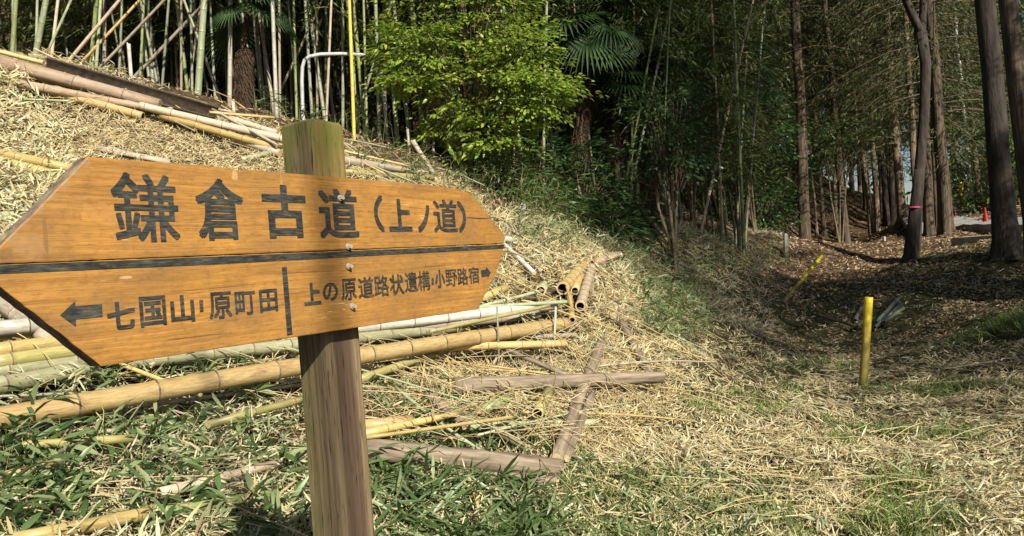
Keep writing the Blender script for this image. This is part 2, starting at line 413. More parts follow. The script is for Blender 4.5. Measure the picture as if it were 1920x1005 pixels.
# ---------------------------------------------------------------- poles and logs
def pole_mesh(name, L, r0, r1, mats, seg=0.28, bend=0.0, kink=0.0, sides=12, open0=False, open1=False, nodes=True, rough=0.0, ridge=0.07, half=False, jag1=False):
    """lathe along local +Z; material slots: skin, ring, cut wall, hollow"""
    bm = bmesh.new()
    zs = []   # (z, radius factor, slot of the band above it)
    if nodes:
        z = -random.uniform(0.2, 0.9) * seg
        stops = []
        while z < L:
            if z > 0.02: stops.append(z)
            z += seg * random.uniform(0.85, 1.15)
        zs.append((0, 1.0, 0))
        e = min(0.02, r0 * 0.3)
        for s_ in stops:
            if s_ + 2 * e > L or s_ - 2 * e < 0: continue
            zs += [(s_ - 2 * e, 0.985, 0), (s_ - e * .5, 1.0 + ridge * .6, 1), (s_ + e * .1, 1.0 + ridge, 0), (s_ + e * .5, 1.0 + ridge * .3, 0), (s_ + 2 * e, 0.975, 0)]
        zs.append((L, 1.0, 0))
    else:
        k = max(6, int(L / 0.09))
        zs = [(L * i / k, 1.0, 0) for i in range(k + 1)]
    ph = random.uniform(0, 6.28); ph2 = random.uniform(0, 6.28)
    def centre(z):
        t = z / L
        return (bend * L * sin(pi * t) + kink * sin(t * 9 + ph), kink * sin(t * 7 + ph2) )
    rings = []
    arc = pi if half else 2 * pi
    ns = sides + 1 if half else sides
    for z, rf, sl in zs:
        t = z / L; r = (r0 + (r1 - r0) * t) * rf
        cx, cy = centre(z); row = []
        for i in range(ns):
            a = arc * i / sides
            rr = r * (1 + rough * (sin(a * 3 + z * 11 + ph) * .5 + sin(a * 5 - z * 23 + ph2) * .3 + random.uniform(-.4, .4)))
            zz = z
            if jag1 and z == L: zz += random.uniform(-1, 1) * r * 0.9
            row.append(bm.verts.new((cx + rr * cos(a), cy + rr * sin(a), zz)))
        rings.append(row)
    for k in range(len(rings) - 1):
        for i in range(ns if not half else ns - 1):
            j = (i + 1) % ns
            f = bm.faces.new((rings[k][i], rings[k][j], rings[k + 1][j], rings[k + 1][i])); f.material_index = zs[k][2]; f.smooth = True
    if half:
        inner = []
        for z, rf, sl in zs:
            t = z / L; r = (r0 + (r1 - r0) * t) * 0.84; cx, cy = centre(z)
            inner.append([bm.verts.new((cx + r * cos(arc * i / sides), cy + r * sin(arc * i / sides), z)) for i in range(ns)])
        for k in range(len(inner) - 1):
            for i in range(ns - 1):
                f = bm.faces.new((inner[k][i + 1], inner[k][i], inner[k + 1][i], inner[k + 1][i + 1])); f.material_index = 3; f.smooth = True
            for i, s in ((0, 1), (ns - 1, -1)):
                q = (rings[k][i], rings[k + 1][i], inner[k + 1][i], inner[k][i])
                f = bm.faces.new(q if s > 0 else q[::-1]); f.material_index = 2
        for k in (0, -1):
            for i in range(ns - 1):
                f = bm.faces.new((rings[k][i], rings[k][i + 1], inner[k][i + 1], inner[k][i])); f.material_index = 2
    else:
        for end, op in ((0, open0), (1, open1)):
            row = rings[-1] if end else rings[0]
            z = zs[-1][0] if end else zs[0][0]; r = r1 if end else r0; cx, cy = centre(z); dz = -1 if end else 1
            if op:
                def rg(zz, q): return [bm.verts.new((cx + r * q * cos(2 * pi * i / sides), cy + r * q * sin(2 * pi * i / sides), zz)) for i in range(sides)]
                a1 = rg(z, 0.76); a2 = rg(z + dz * min(0.2, L * .3), 0.74)
                for i in range(sides):
                    j = (i + 1) % sides
                    f = bm.faces.new((row[i], row[j], a1[j], a1[i])); f.material_index = 2
                    f = bm.faces.new((a1[i], a1[j], a2[j], a2[i])); f.material_index = 3; f.smooth = True
                f = bm.faces.new(a2); f.material_index = 3
            else:
                f = bm.faces.new(row); f.material_index = 2
    bmesh.ops.recalc_face_normals(bm, faces=bm.faces)
    me = bpy.data.meshes.new(name); bm.to_mesh(me); bm.free()
    for m in mats: me.materials.append(m)
    return me
def aim(o, p0, p1, spin=None):
    d = Vector(p1) - Vector(p0)
    q = d.to_track_quat('Z', 'Y')
    if spin is not None: q = q @ Quaternion((0, 0, 1), spin)
    o.rotation_mode = 'QUATERNION'; o.rotation_quaternion = q; o.location = p0
def pole(name, label, cat, p0, p1, r0, r1, mat, group=None, spin=None, face=None, **kw):
    p0 = Vector(p0); p1 = Vector(p1)
    if face is not None:      # turn a split pole so that its open side looks this way
        l = (p1 - p0).to_track_quat('Z', 'Y').inverted() @ Vector(face); spin = atan2(l.x, -l.y)
    me = pole_mesh(name, (p1 - p0).length, r0, r1, [M[mat], M['ring'], M['inner' if mat != 'b_dark' else 'b_dark'], M['hollow']], **kw)
    o = link(name, me); aim(o, p0, p1, random.uniform(0, 6.28) if spin is None else spin)
    return tag(o, label, cat, group)
LIFT = 0.045
def lie(name, label, cat, a, b, w, mat, lift=0.0, group=None, **kw):
    """a pole resting on the ground between two photo pixels; w = diameter in metres (start, end)"""
    w0, w1 = w if isinstance(w, tuple) else (w, w)
    la, lb = lift if isinstance(lift, tuple) else (lift, lift)
    la += LIFT; lb += LIFT
    return pole(name, label, cat, hit(*a, h=w0 * .45 + la), hit(*b, h=w1 * .45 + lb), w0 / 2, w1 / 2, mat, group, **kw)

# ---------------------------------------------------------------- the signpost
ANG = radians(32.4)
bd = Vector((sin(ANG), cos(ANG), 0)); bn = Vector((cos(ANG), -sin(ANG), 0))
B0 = P(900, 470, 1.9); B0.z = 0.0     # board frame origin: on the front plane, at world z = 0
def buv(px, py, back=0.0):
    """photo pixel -> (u along the board, height) on the plane `back` behind the board front"""
    r = ray(px, py); t = ((B0 - bn * back - CAM).dot(bn)) / r.dot(bn); X = CAM + r * t
    return ((X - B0).dot(bd), X.z)
sign_mat = Matrix(((bd.x, -bn.x, 0, B0.x), (bd.y, -bn.y, 0, B0.y), (0, 0, 1, 0), (0, 0, 0, 1)))

def board_wood():
    m, nt, b, out = nodes_of('varnished_board_wood')
    tc = N(nt, 'ShaderNodeTexCoord'); vec = tc.outputs['Object']
    warp = noise(nt, mapping(nt, vec, (2.2, 1, 5)), 1.0, 3)
    wv = N(nt, 'ShaderNodeVectorMath', operation='MULTIPLY_ADD'); nt.links.new(warp.outputs['Color'], wv.inputs[0]); wv.inputs[1].default_value = (0.0, 0, 0.02); nt.links.new(vec, wv.inputs[2])
    n1 = noise(nt, mapping(nt, wv.outputs[0], (2.5, 5, 190)), 1.0, 4, 0.6)
    r1 = ramp(nt, [(0.3, (.265, .118, .023)), (0.5, (.385, .188, .039)), (0.72, (.47, .242, .060))]); nt.links.new(n1.outputs[0], r1.inputs[0])
    n2 = noise(nt, mapping(nt, vec, (3.0, 1, 9)), 1.0, 5, 0.6)
    r2 = ramp(nt, [(0.3, g3(0.8)), (0.7, g3(1.06))]); nt.links.new(n2.outputs[0], r2.inputs[0])
    col = mix(nt, 1.0, r1.outputs[0], r2.outputs[0], 'MULTIPLY')
    # fine pores
    n3 = noise(nt, mapping(nt, vec, (30, 30, 700)), 1.0, 2)
    r3 = ramp(nt, [(0.36, g3(0.6)), (0.52, g3(1.0))]); nt.links.new(n3.outputs[0], r3.inputs[0])
    col = mix(nt, 0.7, col, r3.outputs[0], 'MULTIPLY')
    # bleached scratches
    n4 = noise(nt, mapping(nt, vec, (16, 1, 170)), 1.0, 3, 0.7); n5 = noise(nt, mapping(nt, vec, (5, 1, 7)), 1.0, 2)
    mu = N(nt, 'ShaderNodeMath', operation='MULTIPLY'); nt.links.new(n4.outputs[0], mu.inputs[0]); nt.links.new(n5.outputs[0], mu.inputs[1])
    r4 = ramp(nt, [(0.385, g3(0)), (0.415, g3(0.8))]); nt.links.new(mu.outputs[0], r4.inputs[0])
    col = mix(nt, r4.outputs[0], col, (.66, .50, .30))
    # knots: rings of darker or lighter wood at fixed places (u, z, size u, size z)
    def knot(c, u, z, su, sz, tint, amt):
        mp = mapping(nt, vec, (1 / su, 0, 1 / sz), (-u / su, 0, -z / sz))
        ln = N(nt, 'ShaderNodeVectorMath', operation='LENGTH'); nt.links.new(mp, ln.inputs[0])
        nn = noise(nt, mapping(nt, vec, (60, 1, 60)), 1.0, 3)
        a_ = N(nt, 'ShaderNodeMath', operation='MULTIPLY_ADD'); nt.links.new(nn.outputs[0], a_.inputs[0]); a_.inputs[1].default_value = 0.9; nt.links.new(ln.outputs['Value'], a_.inputs[2])
        rr = ramp(nt, [(0.9, g3(amt)), (1.25, g3(0))]); 
        nt.links.new(a_.outputs[0], rr.inputs[0])
        return mix(nt, rr.outputs[0], c, tint)
    for px, py, su, sz, tint, amt in KNOTS:
        u, z = buv(px, py)
        col = knot(col, u, z, su, sz, tint, amt)
    # grime towards the planks' ends and blotches, hairline checks along the grain
    n6 = noise(nt, mapping(nt, vec, (7, 1, 14)), 1.0, 6, 0.7)
    r6 = ramp(nt, [(0.38, g3(0)), (0.66, g3(.75))]); nt.links.new(n6.outputs[0], r6.inputs[0])
    col = mix(nt, r6.outputs[0], col, (.175, .095, .036))
    n7 = noise(nt, mapping(nt, vec, (2.2, 1, 120)), 1.0, 3, 0.6)
    r7 = ramp(nt, [(0.315, g3(.75)), (0.335, g3(0))]); nt.links.new(n7.outputs[0], r7.inputs[0])
    col = mix(nt, r7.outputs[0], col, (.10, .05, .02))
    n8 = noise(nt, mapping(nt, vec, (60, 1, 90)), 1.0, 5, 0.75)
    r8 = ramp(nt, [(0.36, g3(.7)), (0.5, g3(1.06))]); nt.links.new(n8.outputs[0], r8.inputs[0])
    col = mix(nt, .6, col, r8.outputs[0], 'MULTIPLY')
    nt.links.new(col, b.inputs['Base Color'])
    b.inputs['Roughness'].default_value = 0.6; b.inputs['Specular IOR Level'].default_value = 0.3
    bump(nt, n1.outputs[0], 0.6, 0.0015, b)
    return m
KNOTS = [(440, 328, .012, .022, (.55, .34, .16), .9), (528, 345, .006, .03, (.50, .27, .10), .8), (60, 462, .045, .035, (.33, .19, .075), .75), (85, 440, .006, .05, (.17, .08, .03), .7), (12, 480, .02, .02, (.14, .09, .045), .6),
         (832, 530, .012, .035, (.42, .19, .06), .8), (818, 490, .008, .02, (.30, .14, .05), .7), (300, 492, .012, .008, (.55, .42, .26), .8), (560, 400, .03, .05, (.40, .20, .05), .4), (200, 400, .09, .03, (.50, .25, .06), .5),
         ] + [(x, y, .017, .019, (.30, .22, .13), .5) for x, y in ((158, 300), (140, 317), (118, 341), (96, 364), (72, 388), (44, 416), (18, 441))] + [(236, 520, .02, .004, (.60, .46, .28), .7), (640, 470, .05, .006, (.20, .11, .04), .6)]
def paint_mat():
    m, nt, b, out = nodes_of('worn_black_paint')
    tc = N(nt, 'ShaderNodeTexCoord'); vec = tc.outputs['Object']
    n1 = noise(nt, mapping(nt, vec, (40, 1, 300)), 1.0, 3)
    n2 = noise(nt, mapping(nt, vec, (25, 1, 30)), 1.0, 4)
    r1 = ramp(nt, [(0.35, (.012, .014, .014)), (0.62, (.045, .05, .045)), (0.8, (.10, .085, .05))]); nt.links.new(n1.outputs[0], r1.inputs[0])
    r2 = ramp(nt, [(0.35, g3(0.6)), (0.65, g3(1.35))]); nt.links.new(n2.outputs[0], r2.inputs[0])
    col = mix(nt, 1.0, r1.outputs[0], r2.outputs[0], 'MULTIPLY')
    n9 = noise(nt, mapping(nt, vec, (35, 1, 260)), 1.0, 4, .7)
    r9 = ramp(nt, [(0.54, g3(0)), (0.68, g3(.65))]); nt.links.new(n9.outputs[0], r9.inputs[0])
    col = mix(nt, r9.outputs[0], col, (.20, .11, .035))
    nt.links.new(col, b.inputs['Base Color']); b.inputs['Roughness'].default_value = 0.65; b.inputs['Specular IOR Level'].default_value = 0.25
    bump(nt, n1.outputs[0], 0.4, 0.0008, b)
    return m
M['board'] = board_wood()
M['board_edge'] = plain_mat('board_edge_wood', (.07, .05, .035), (.26, .21, .15), (40, 40, 40), rough=0.9)
M['paint'] = paint_mat()
M['zinc'] = plain_mat('weathered_bolt', (.20, .18, .15), (.50, .47, .42), (300, 300, 300), rough=0.5, bmp=0.6, dist=0.002)
def post_wood():
    m, nt, b, out = nodes_of('weathered_post_wood')
    tc = N(nt, 'ShaderNodeTexCoord'); vec = tc.outputs['Object']
    sep = N(nt, 'ShaderNodeSeparateXYZ'); nt.links.new(vec, sep.inputs[0])
    n1 = noise(nt, mapping(nt, vec, (90, 90, 2.5)), 1.0, 5, 0.65)
    base = ramp(nt, [(0.3, (.09, .064, .034)), (0.5, (.175, .128, .072)), (0.7, (.28, .21, .125))]); nt.links.new(n1.outputs[0], base.inputs[0])
    red = ramp(nt, [(0.3, (.066, .042, .027)), (0.7, (.155, .102, .067))]); nt.links.new(n1.outputs[0], red.inputs[0])
    yel = ramp(nt, [(0.3, (.14, .095, .03)), (0.7, (.32, .23, .08))]); nt.links.new(n1.outputs[0], yel.inputs[0])
    def mr(src, a, b_, lo=0.0, hi=1.0):
        q = N(nt, 'ShaderNodeMapRange', interpolation_type='SMOOTHSTEP'); q.inputs[1].default_value = a; q.inputs[2].default_value = b_; q.inputs[3].default_value = lo; q.inputs[4].default_value = hi
        nt.links.new(src, q.inputs[0]); return q.outputs[0]
    def mul(a, b_):
        q = N(nt, 'ShaderNodeMath', operation='MULTIPLY')
        for s, v in ((q.inputs[0], a), (q.inputs[1], b_)):
            if hasattr(v, 'is_linked'): nt.links.new(v, s)
            else: s.default_value = v
        return q.outputs[0]
    wob = noise(nt, mapping(nt, vec, (12, 12, 2)), 1.0, 3)
    wx = N(nt, 'ShaderNodeMath', operation='MULTIPLY_ADD'); nt.links.new(wob.outputs[0], wx.inputs[0]); wx.inputs[1].default_value = 0.016; nt.links.new(sep.outputs[0], wx.inputs[2])
    heart = mul(mul(mr(wx.outputs[0], .022, .032), mr(wx.outputs[0], .083, .072)), mr(sep.outputs[1], .02, .006))
    above = mr(sep.outputs[2], 1.52, 1.58)
    col = mix(nt, heart, base.outputs[0], red.outputs[0])
    col = mix(nt, mul(mul(above, 0.9), mr(sep.outputs[1], .006, .002)), col, yel.outputs[0])
    leftface = mr(sep.outputs[0], .004, .001)
    n2 = noise(nt, mapping(nt, vec, (30, 30, 7)), 1.0, 5, 0.7)
    mossn = ramp(nt, [(0.40, g3(0)), (0.62, g3(1))]); nt.links.new(n2.outputs[0], mossn.inputs[0])
    gr = mul(mul(leftface, mr(sep.outputs[1], .02, .08)), mr(mossn.outputs[0], 0, 1, .25, 0.8))
    col = mix(nt, gr, col, (.085, .095, .022))
    topm = mul(mr(sep.outputs[2], 1.68, 1.80), mossn.outputs[0])
    col = mix(nt, topm, col, (.13, .13, .03))
    n3 = noise(nt, mapping(nt, vec, (210, 210, 13)), 1.0, 3, 0.6)
    r3 = ramp(nt, [(0.33, g3(0.15)), (0.41, g3(1.0))]); nt.links.new(n3.outputs[0], r3.inputs[0])
    col = mix(nt, 0.85, col, r3.outputs[0], 'MULTIPLY')
    nt.links.new(col, b.inputs['Base Color']); b.inputs['Roughness'].default_value = 0.85; b.inputs['Specular IOR Level'].default_value = 0.2
    ad = N(nt, 'ShaderNodeMath', operation='ADD'); nt.links.new(n1.outputs[0], ad.inputs[0]); nt.links.new(r3.outputs[0], ad.inputs[1])
    bump(nt, ad.outputs[0], 0.5, 0.002, b)
    return m
M['post'] = post_wood()

GLYPHS = {}
def glyph(ch, fat):
    key = (ch, fat)
    if key in GLYPHS: return GLYPHS[key]
    cu = bpy.data.curves.new('glyph', 'FONT'); cu.body = ch; cu.size = 1.0; cu.offset = fat; cu.resolution_u = 4; cu.fill_mode = 'FRONT'
    o = bpy.data.objects.new('glyph', cu); COL.objects.link(o)
    dg = bpy.context.evaluated_depsgraph_get()
    me = bpy.data.meshes.new_from_object(o.evaluated_get(dg))
    co = np.array([v.co[:2] for v in me.vertices]); fs = [tuple(p.vertices) for p in me.polygons]
    bpy.data.meshes.remove(me); bpy.data.objects.remove(o); bpy.data.curves.remove(cu)
    lo, hi = co.min(0), co.max(0)
    GLYPHS[key] = ((co - lo) / np.maximum(hi - lo, 1e-6), fs)
    return GLYPHS[key]
def board_mesh(name, outline_px, chars, polys, thick=0.03):
    bm = bmesh.new()
    dense = []                    # hand-sawn, chipped edges: the outline wanders by a millimetre or two
    for i, p in enumerate(outline_px):
        q = outline_px[(i + 1) % len(outline_px)]; L_ = sqrt((q[0] - p[0]) ** 2 + (q[1] - p[1]) ** 2); k_ = max(1, int(L_ / 16)); dense.append(p)
        slope = abs(q[1] - p[1]) > .5 * abs(q[0] - p[0]); a_ = 1.7 if slope else .75
        for m_ in range(1, k_):
            t_ = m_ / k_; dense.append((p[0] + (q[0] - p[0]) * t_ + random.uniform(-.5, .5) * a_, p[1] + (q[1] - p[1]) * t_ + random.uniform(-.6, .6) * a_))
    uv = [buv(*p) for p in dense]
    f = bm.faces.new([bm.verts.new((u, 0, z)) for u, z in uv])
    f.normal_update()
    if f.normal.y > 0: f.normal_flip()
    r = bmesh.ops.extrude_face_region(bm, geom=[f])
    vs = [e for e in r['geom'] if isinstance(e, bmesh.types.BMVert)]
    bmesh.ops.translate(bm, verts=vs, vec=(0, thick, 0))
    # extrude leaves the original as the front; the moved copy is the back
    bmesh.ops.recalc_face_normals(bm, faces=bm.faces)
    for fc in bm.faces: fc.material_index = 0 if fc.normal.y < -0.9 else 1
    eds = [e for e in bm.edges if all(abs(v.co.y) < 1e-5 for v in e.verts)]
    bmesh.ops.bevel(bm, geom=eds, offset=0.0022, segments=2, affect='EDGES', profile=0.6)
    Y = -0.0007
    for ch, x0, x1, y0, y1, fat in chars:
        co, fs = glyph(ch, 0.0)
        xc, yc = (x0 + x1) / 2, (y0 + y1) / 2
        ul, ur = buv(x0, yc)[0], buv(x1, yc)[0]; zt, zb = buv(xc, y0)[1], buv(xc, y1)[1]
        e = fat
        for k, (ex, ez) in enumerate(((0, 0), (e, e), (-e, e), (e, -e), (-e, -e))):   # broad flat brush: each pass a hair above the last
            vs = [bm.verts.new((ul + (ur - ul) * (e + ex + c[0] * (1 - 2 * e)), Y - k * 0.00009, zb + (zt - zb) * (e + ez + c[1] * (1 - 2 * e)))) for c in co]
            for q in fs:
                try:
                    nf = bm.faces.new([vs[i] for i in q]); nf.normal_update()
                    if nf.normal.y > 0: nf.normal_flip()
                    nf.material_index = 2
                except ValueError: pass
    for k, pl in enumerate(polys):
        nf = bm.faces.new([bm.verts.new((u, Y - 0.0002 * (k % 3), z)) for u, z in (buv(*p) for p in pl)]); nf.normal_update()
        if nf.normal.y > 0: nf.normal_flip()
        nf.material_index = 2
    me = bpy.data.meshes.new(name); bm.to_mesh(me); bm.free()
    for m in (M['board'], M['board_edge'], M['paint']): me.materials.append(m)
    return me
def build_sign():
    up = [('鎌', 209, 334, 325, 454, .013), ('倉', 367, 457, 335, 451, .022), ('古', 492, 574, 347, 447, .034), ('道', 597, 671, 354, 447, .022),
          ('（', 701, 719, 366, 435, .04), ('上', 728, 771, 373, 434, .036), ('ノ', 782, 806, 384, 436, .05), ('道', 812, 857, 374, 436, .018), ('）', 858, 873, 377, 436, .04)]
    lo = [('七', 200, 253, 565, 618, .036), ('国', 261, 311, 555, 612, .026), ('山', 319, 364, 553, 605, .036), ('原', 391, 434, 547, 598, .020), ('町', 440, 479, 546, 591, .022), ('田', 486, 520, 542, 585, .032),
          ('上', 569, 601, 530, 572, .040), ('の', 605, 633, 530, 564, .026), ('原', 639, 668, 522, 563, .020), ('道', 671, 700, 519, 559, .020), ('路', 701, 729, 516, 556, .016), ('状', 730, 757, 514, 553, .022),
          ('遺', 758, 783, 510, 548, .014), ('構', 783, 806, 508, 545, .012), ('小', 815, 834, 506, 540, .040), ('野', 835, 857, 505, 537, .012), ('路', 857, 877, 502, 535, .016), ('宿', 878, 898, 500, 532, .016)]
    pl_lo = [[(112, 591), (140, 565), (141, 574), (191, 570), (192, 594), (142, 599), (142, 613)],
             [(901, 507), (911, 505), (911, 500), (920, 511), (914, 523), (914, 518), (903, 520)],
             [(373, 563), (380, 562.5), (381, 584), (374, 585)], [(809, 521), (813, 521), (813, 534), (809, 535)],
             [(528, 501), (537, 500.5), (548, 627), (538, 629)]]
    pl_up = [[(872, 407.3), (905, 409), (925, 409), (905, 410.6), (880, 409)]]
    out_up = [(165, 293), (240, 299), (330, 306), (430, 314.5), (448, 319), (470, 318), (560, 326), (650, 333.5), (740, 341), (800, 346), (850, 353), (885, 363), (898, 380), (918, 405), (945, 440), (946, 456), (-34, 496), (-36, 489), (0, 462), (90, 372)]
    out_lo = [(947, 457.3), (935, 500), (897, 580), (190, 687), (0, 537), (-38, 506), (-33, 497.6)]
    # the black painted strip along the top of the lower plank
    t0, t1 = buv(-28, 500.5), buv(945, 460); z0, z1 = t0[1], t1[1]
    root = empty('signpost'); root.matrix_world = sign_mat
    gzp = B0.copy()
    uc, zt = buv(581, 222, 0.031)
    tag(root, 'weathered square wooden post carrying two orange wooden planks lettered in black', 'signpost')
    W = 0.094
    base_w = sign_mat @ Vector((uc + W / 2, 0.031 + W / 2, 0)); zb = float(gz(base_w.x, base_w.y)) - 0.25
    # post
    bm = bmesh.new(); c = 0.009
    prof = [(c, 0), (W - c, 0), (W - .3 * c, .3 * c), (W, c), (W, W - c), (W - c, W), (c, W), (0, W - c), (0, c), (.3 * c, .3 * c)]
    levels = [zb + (zt - .004 - zb) * i / 40 for i in range(41)]
    rows = []
    for z in levels:
        rows.append([bm.verts.new((x + random.uniform(-1, 1) * .0006, y + random.uniform(-1, 1) * .0006, z + (random.uniform(-.003, .002) if z == levels[-1] else 0))) for x, y in prof])
    n = len(prof)
    for k in range(40):
        for i in range(n): bm.faces.new((rows[k][i], rows[k][(i + 1) % n], rows[k + 1][(i + 1) % n], rows[k + 1][i]))
    inn = [bm.verts.new((W / 2 + (x - W / 2) * .86, W / 2 + (y - W / 2) * .86, zt + .003 + random.uniform(-.002, .002))) for x, y in prof]
    for i in range(n): bm.faces.new((rows[-1][i], rows[-1][(i + 1) % n], inn[(i + 1) % n], inn[i]))
    bm.faces.new(inn)
    bmesh.ops.recalc_face_normals(bm, faces=bm.faces)
    post = link('post', bm_mesh('post', bm, M['post'], smooth=False), root, (uc, 0.031, 0))
    a = link('upper_plank', board_mesh('upper_plank', out_up, up, pl_up), root)
    a['label'] = 'upper orange plank with large black characters'
    me = board_mesh('lower_plank', out_lo, lo, pl_lo + [[(-28, 498.6), (400, 481.4), (945, 458.6), (944, 466), (400, 495.5), (-22, 514)]])
    b = link('lower_plank', me, root)
    b['label'] = 'lower orange plank with two arrows and a black strip along its top'
    for k, (px, py, own) in enumerate(((652, 463, a), (653, 500, b), (660, 575, b), (637, 372, a))):
        u, z = buv(px, py)
        bm = bmesh.new()
        bmesh.ops.create_cone(bm, cap_ends=True, segments=16, radius1=.007, radius2=.006, depth=.003, matrix=Matrix.Translation((0, -.0015, 0)) @ Matrix.Rotation(pi / 2, 4, 'X'))
        bmesh.ops.create_cone(bm, cap_ends=True, segments=6, radius1=.0045, radius2=.0038, depth=.006, matrix=Matrix.Translation((0, -.006, 0)) @ Matrix.Rotation(pi / 2, 4, 'X'))
        bmesh.ops.recalc_face_normals(bm, faces=bm.faces)
        link('bolt', bm_mesh('bolt', bm, M['zinc'], smooth=False), own, (u, -0.0012, z))
    return uc
UC = build_sign()
if __debug__:
    for q in ((0, .031), (0, .119), (.088, .031), (.088, .119)):
        X = sign_mat @ Vector((UC + q[0], q[1], 1.8)); pr = project([X]); print('post corner px', q, [float(round(v[0], 1)) for v in pr])

# ---------------------------------------------------------------- trees
def tube_mesh(name, pts, rads, mats, sides=12, rough=0.06, smooth=True, flare=None):
    """pts list of Vector (local), rads list: an uneven limb"""
    bm = bmesh.new(); add_tube(bm, pts, rads, sides, rough, flare)
    return bm_mesh(name, bm, mats, smooth)
def add_tube(bm, pts, rads, sides=8, rough=0.05, flare=None, mi=0):
    rows = []; ph = random.uniform(0, 6)
    for k, p in enumerate(pts):
        t = (pts[min(k + 1, len(pts) - 1)] - pts[max(k - 1, 0)]).normalized()
        a = t.orthogonal().normalized() if k == 0 else (a - t * a.dot(t)).normalized()
        b = t.cross(a); row = []
        for i in range(sides):
            q = 2 * pi * i / sides
            r = rads[k] * (1 + rough * (sin(q * 3 + ph) + random.uniform(-.6, .6)))
            if flare and k < len(flare): r *= 1 + flare[k] * (0.5 + 0.5 * sin(q * 5 + ph)) 
            row.append(bm.verts.new(p + (a * cos(q) + b * sin(q)) * r))
        rows.append(row)
    for k in range(len(rows) - 1):
        for i in range(sides):
            f = bm.faces.new((rows[k][i], rows[k][(i + 1) % sides], rows[k + 1][(i + 1) % sides], rows[k + 1][i])); f.material_index = mi; f.smooth = True
    f = bm.faces.new(rows[-1]); f.material_index = mi

def cedar_crown(n_br, h0, h1, r_lo, r_hi, per, leafL, leafW, seed):
    """feathery drooping sprays on whorled branches, plus the bare branch sticks"""
    global rng
    keep = rng; rng = np.random.default_rng(seed)
    B = Batch()
    hs = h0 + (h1 - h0) * rng.uniform(0, 1, n_br) ** 0.85
    az = rng.uniform(0, 2 * pi, n_br)
    for h, a in zip(hs, az):
        t = (h - h0) / (h1 - h0); R = (r_lo + (r_hi - r_lo) * t) * rng.uniform(.6, 1.15)
        d = np.array([cos(a), sin(a), 0.0])
        s = np.linspace(0, 1, 7)[:, None]
        line = d * R * s + np.array([0, 0, 1]) * (h + 0.10 * R * s - 0.42 * R * s ** 2 + rng.normal(0, .03, (7, 1)) * s)
        B.ribbons(line[None], np.linspace(.035, .008, 7)[None], mi=1)
        n = int(per * (0.5 + R / r_lo * 0.5))
        u = rng.uniform(0.22, 1.0, n) ** 0.8
        side = np.array([-d[1], d[0], 0.0])
        off = rng.normal(0, 0.17, n) * R * (1.15 - u * .6)
        pos = d * (u * R)[:, None] + np.array([0, 0, 1]) * (h + .10 * R * u - .42 * R * u ** 2 - np.abs(off) * .3 - rng.uniform(0, .22, n))[:, None] + side * off[:, None]
        dr = d * rng.uniform(.2, 1.0, n)[:, None] + side * (np.sign(off) * rng.uniform(.1, .9, n))[:, None] + np.array([0, 0, -1]) * rng.uniform(.1, 1.0, n)[:, None]
        B.leaves(pos, unit(dr), rnrm(n, .8), rng.uniform(.6, 1.3, n) * leafL, leafW * rng.uniform(.7, 1.3, n), .3, simple=True)
    me = B.mesh('crown', [M['cedar'], M['twig']])
    rng = keep
    return me
CROWNS = [cedar_crown(120, 4.6, 17, 2.7, .7, 190, .145, .024, 100 + i) for i in range(3)]
CROWNS_LOW = [cedar_crown(110, 2.4, 15, 2.8, .7, 190, .14, .023, 200 + i) for i in range(2)]
CROWNS_HIGH = [cedar_crown(90, 7.0, 17, 2.3, .7, 190, .14, .023, 300 + i) for i in range(2)]
def cedar(label, base, top_px, width_px, crown=None, H=18.0, mat='bark', group=None, name='cedar_tree', flare=True, scale=1.0):
    """base: (px, py, depth) of the foot; top_px: where the trunk crosses the pixel row (px, py)"""
    b = base if isinstance(base, Vector) else P(*base)
    b = Vector((b.x, b.y, float(gz(b.x, b.y)) - 0.06))
    D = b.y
    if top_px is None: up = Vector((random.uniform(-.02, .02), random.uniform(-.02, .02), 1))
    else:
        q = P(top_px[0], top_px[1], D); up = (q - b); up = up / up.z
    r = width_px / FPX * D / 2 * .76
    root = empty(name, b); tag(root, label, 'tree', group)
    zs = [0, .12, .3, .6, 1.0, 1.6] + [1.6 + (H - 1.6) * (i + 1) / 14 for i in range(14)]
    wob = [random.uniform(-1, 1) for _ in zs]
    pts = [Vector((up.x * z + (wob[i] * .012 * min(z, 3)), up.y * z, z)) for i, z in enumerate(zs)]
    rads = [max(.02, r * (1.04 - .80 * (z / H))) for z in zs]
    me = tube_mesh('trunk', pts, rads, M[mat], 14, .05, flare=[1.0, .62, .34, .16, .06] if flare else None)
    link('trunk', me, root)
    if crown is not None:
        c = link('crown', crown, root)
        c.rotation_euler = (atan2(-up.y, 1), atan2(up.x, 1), random.uniform(0, 6.28)); c.scale = (scale, scale, H / 18.0)
    return root
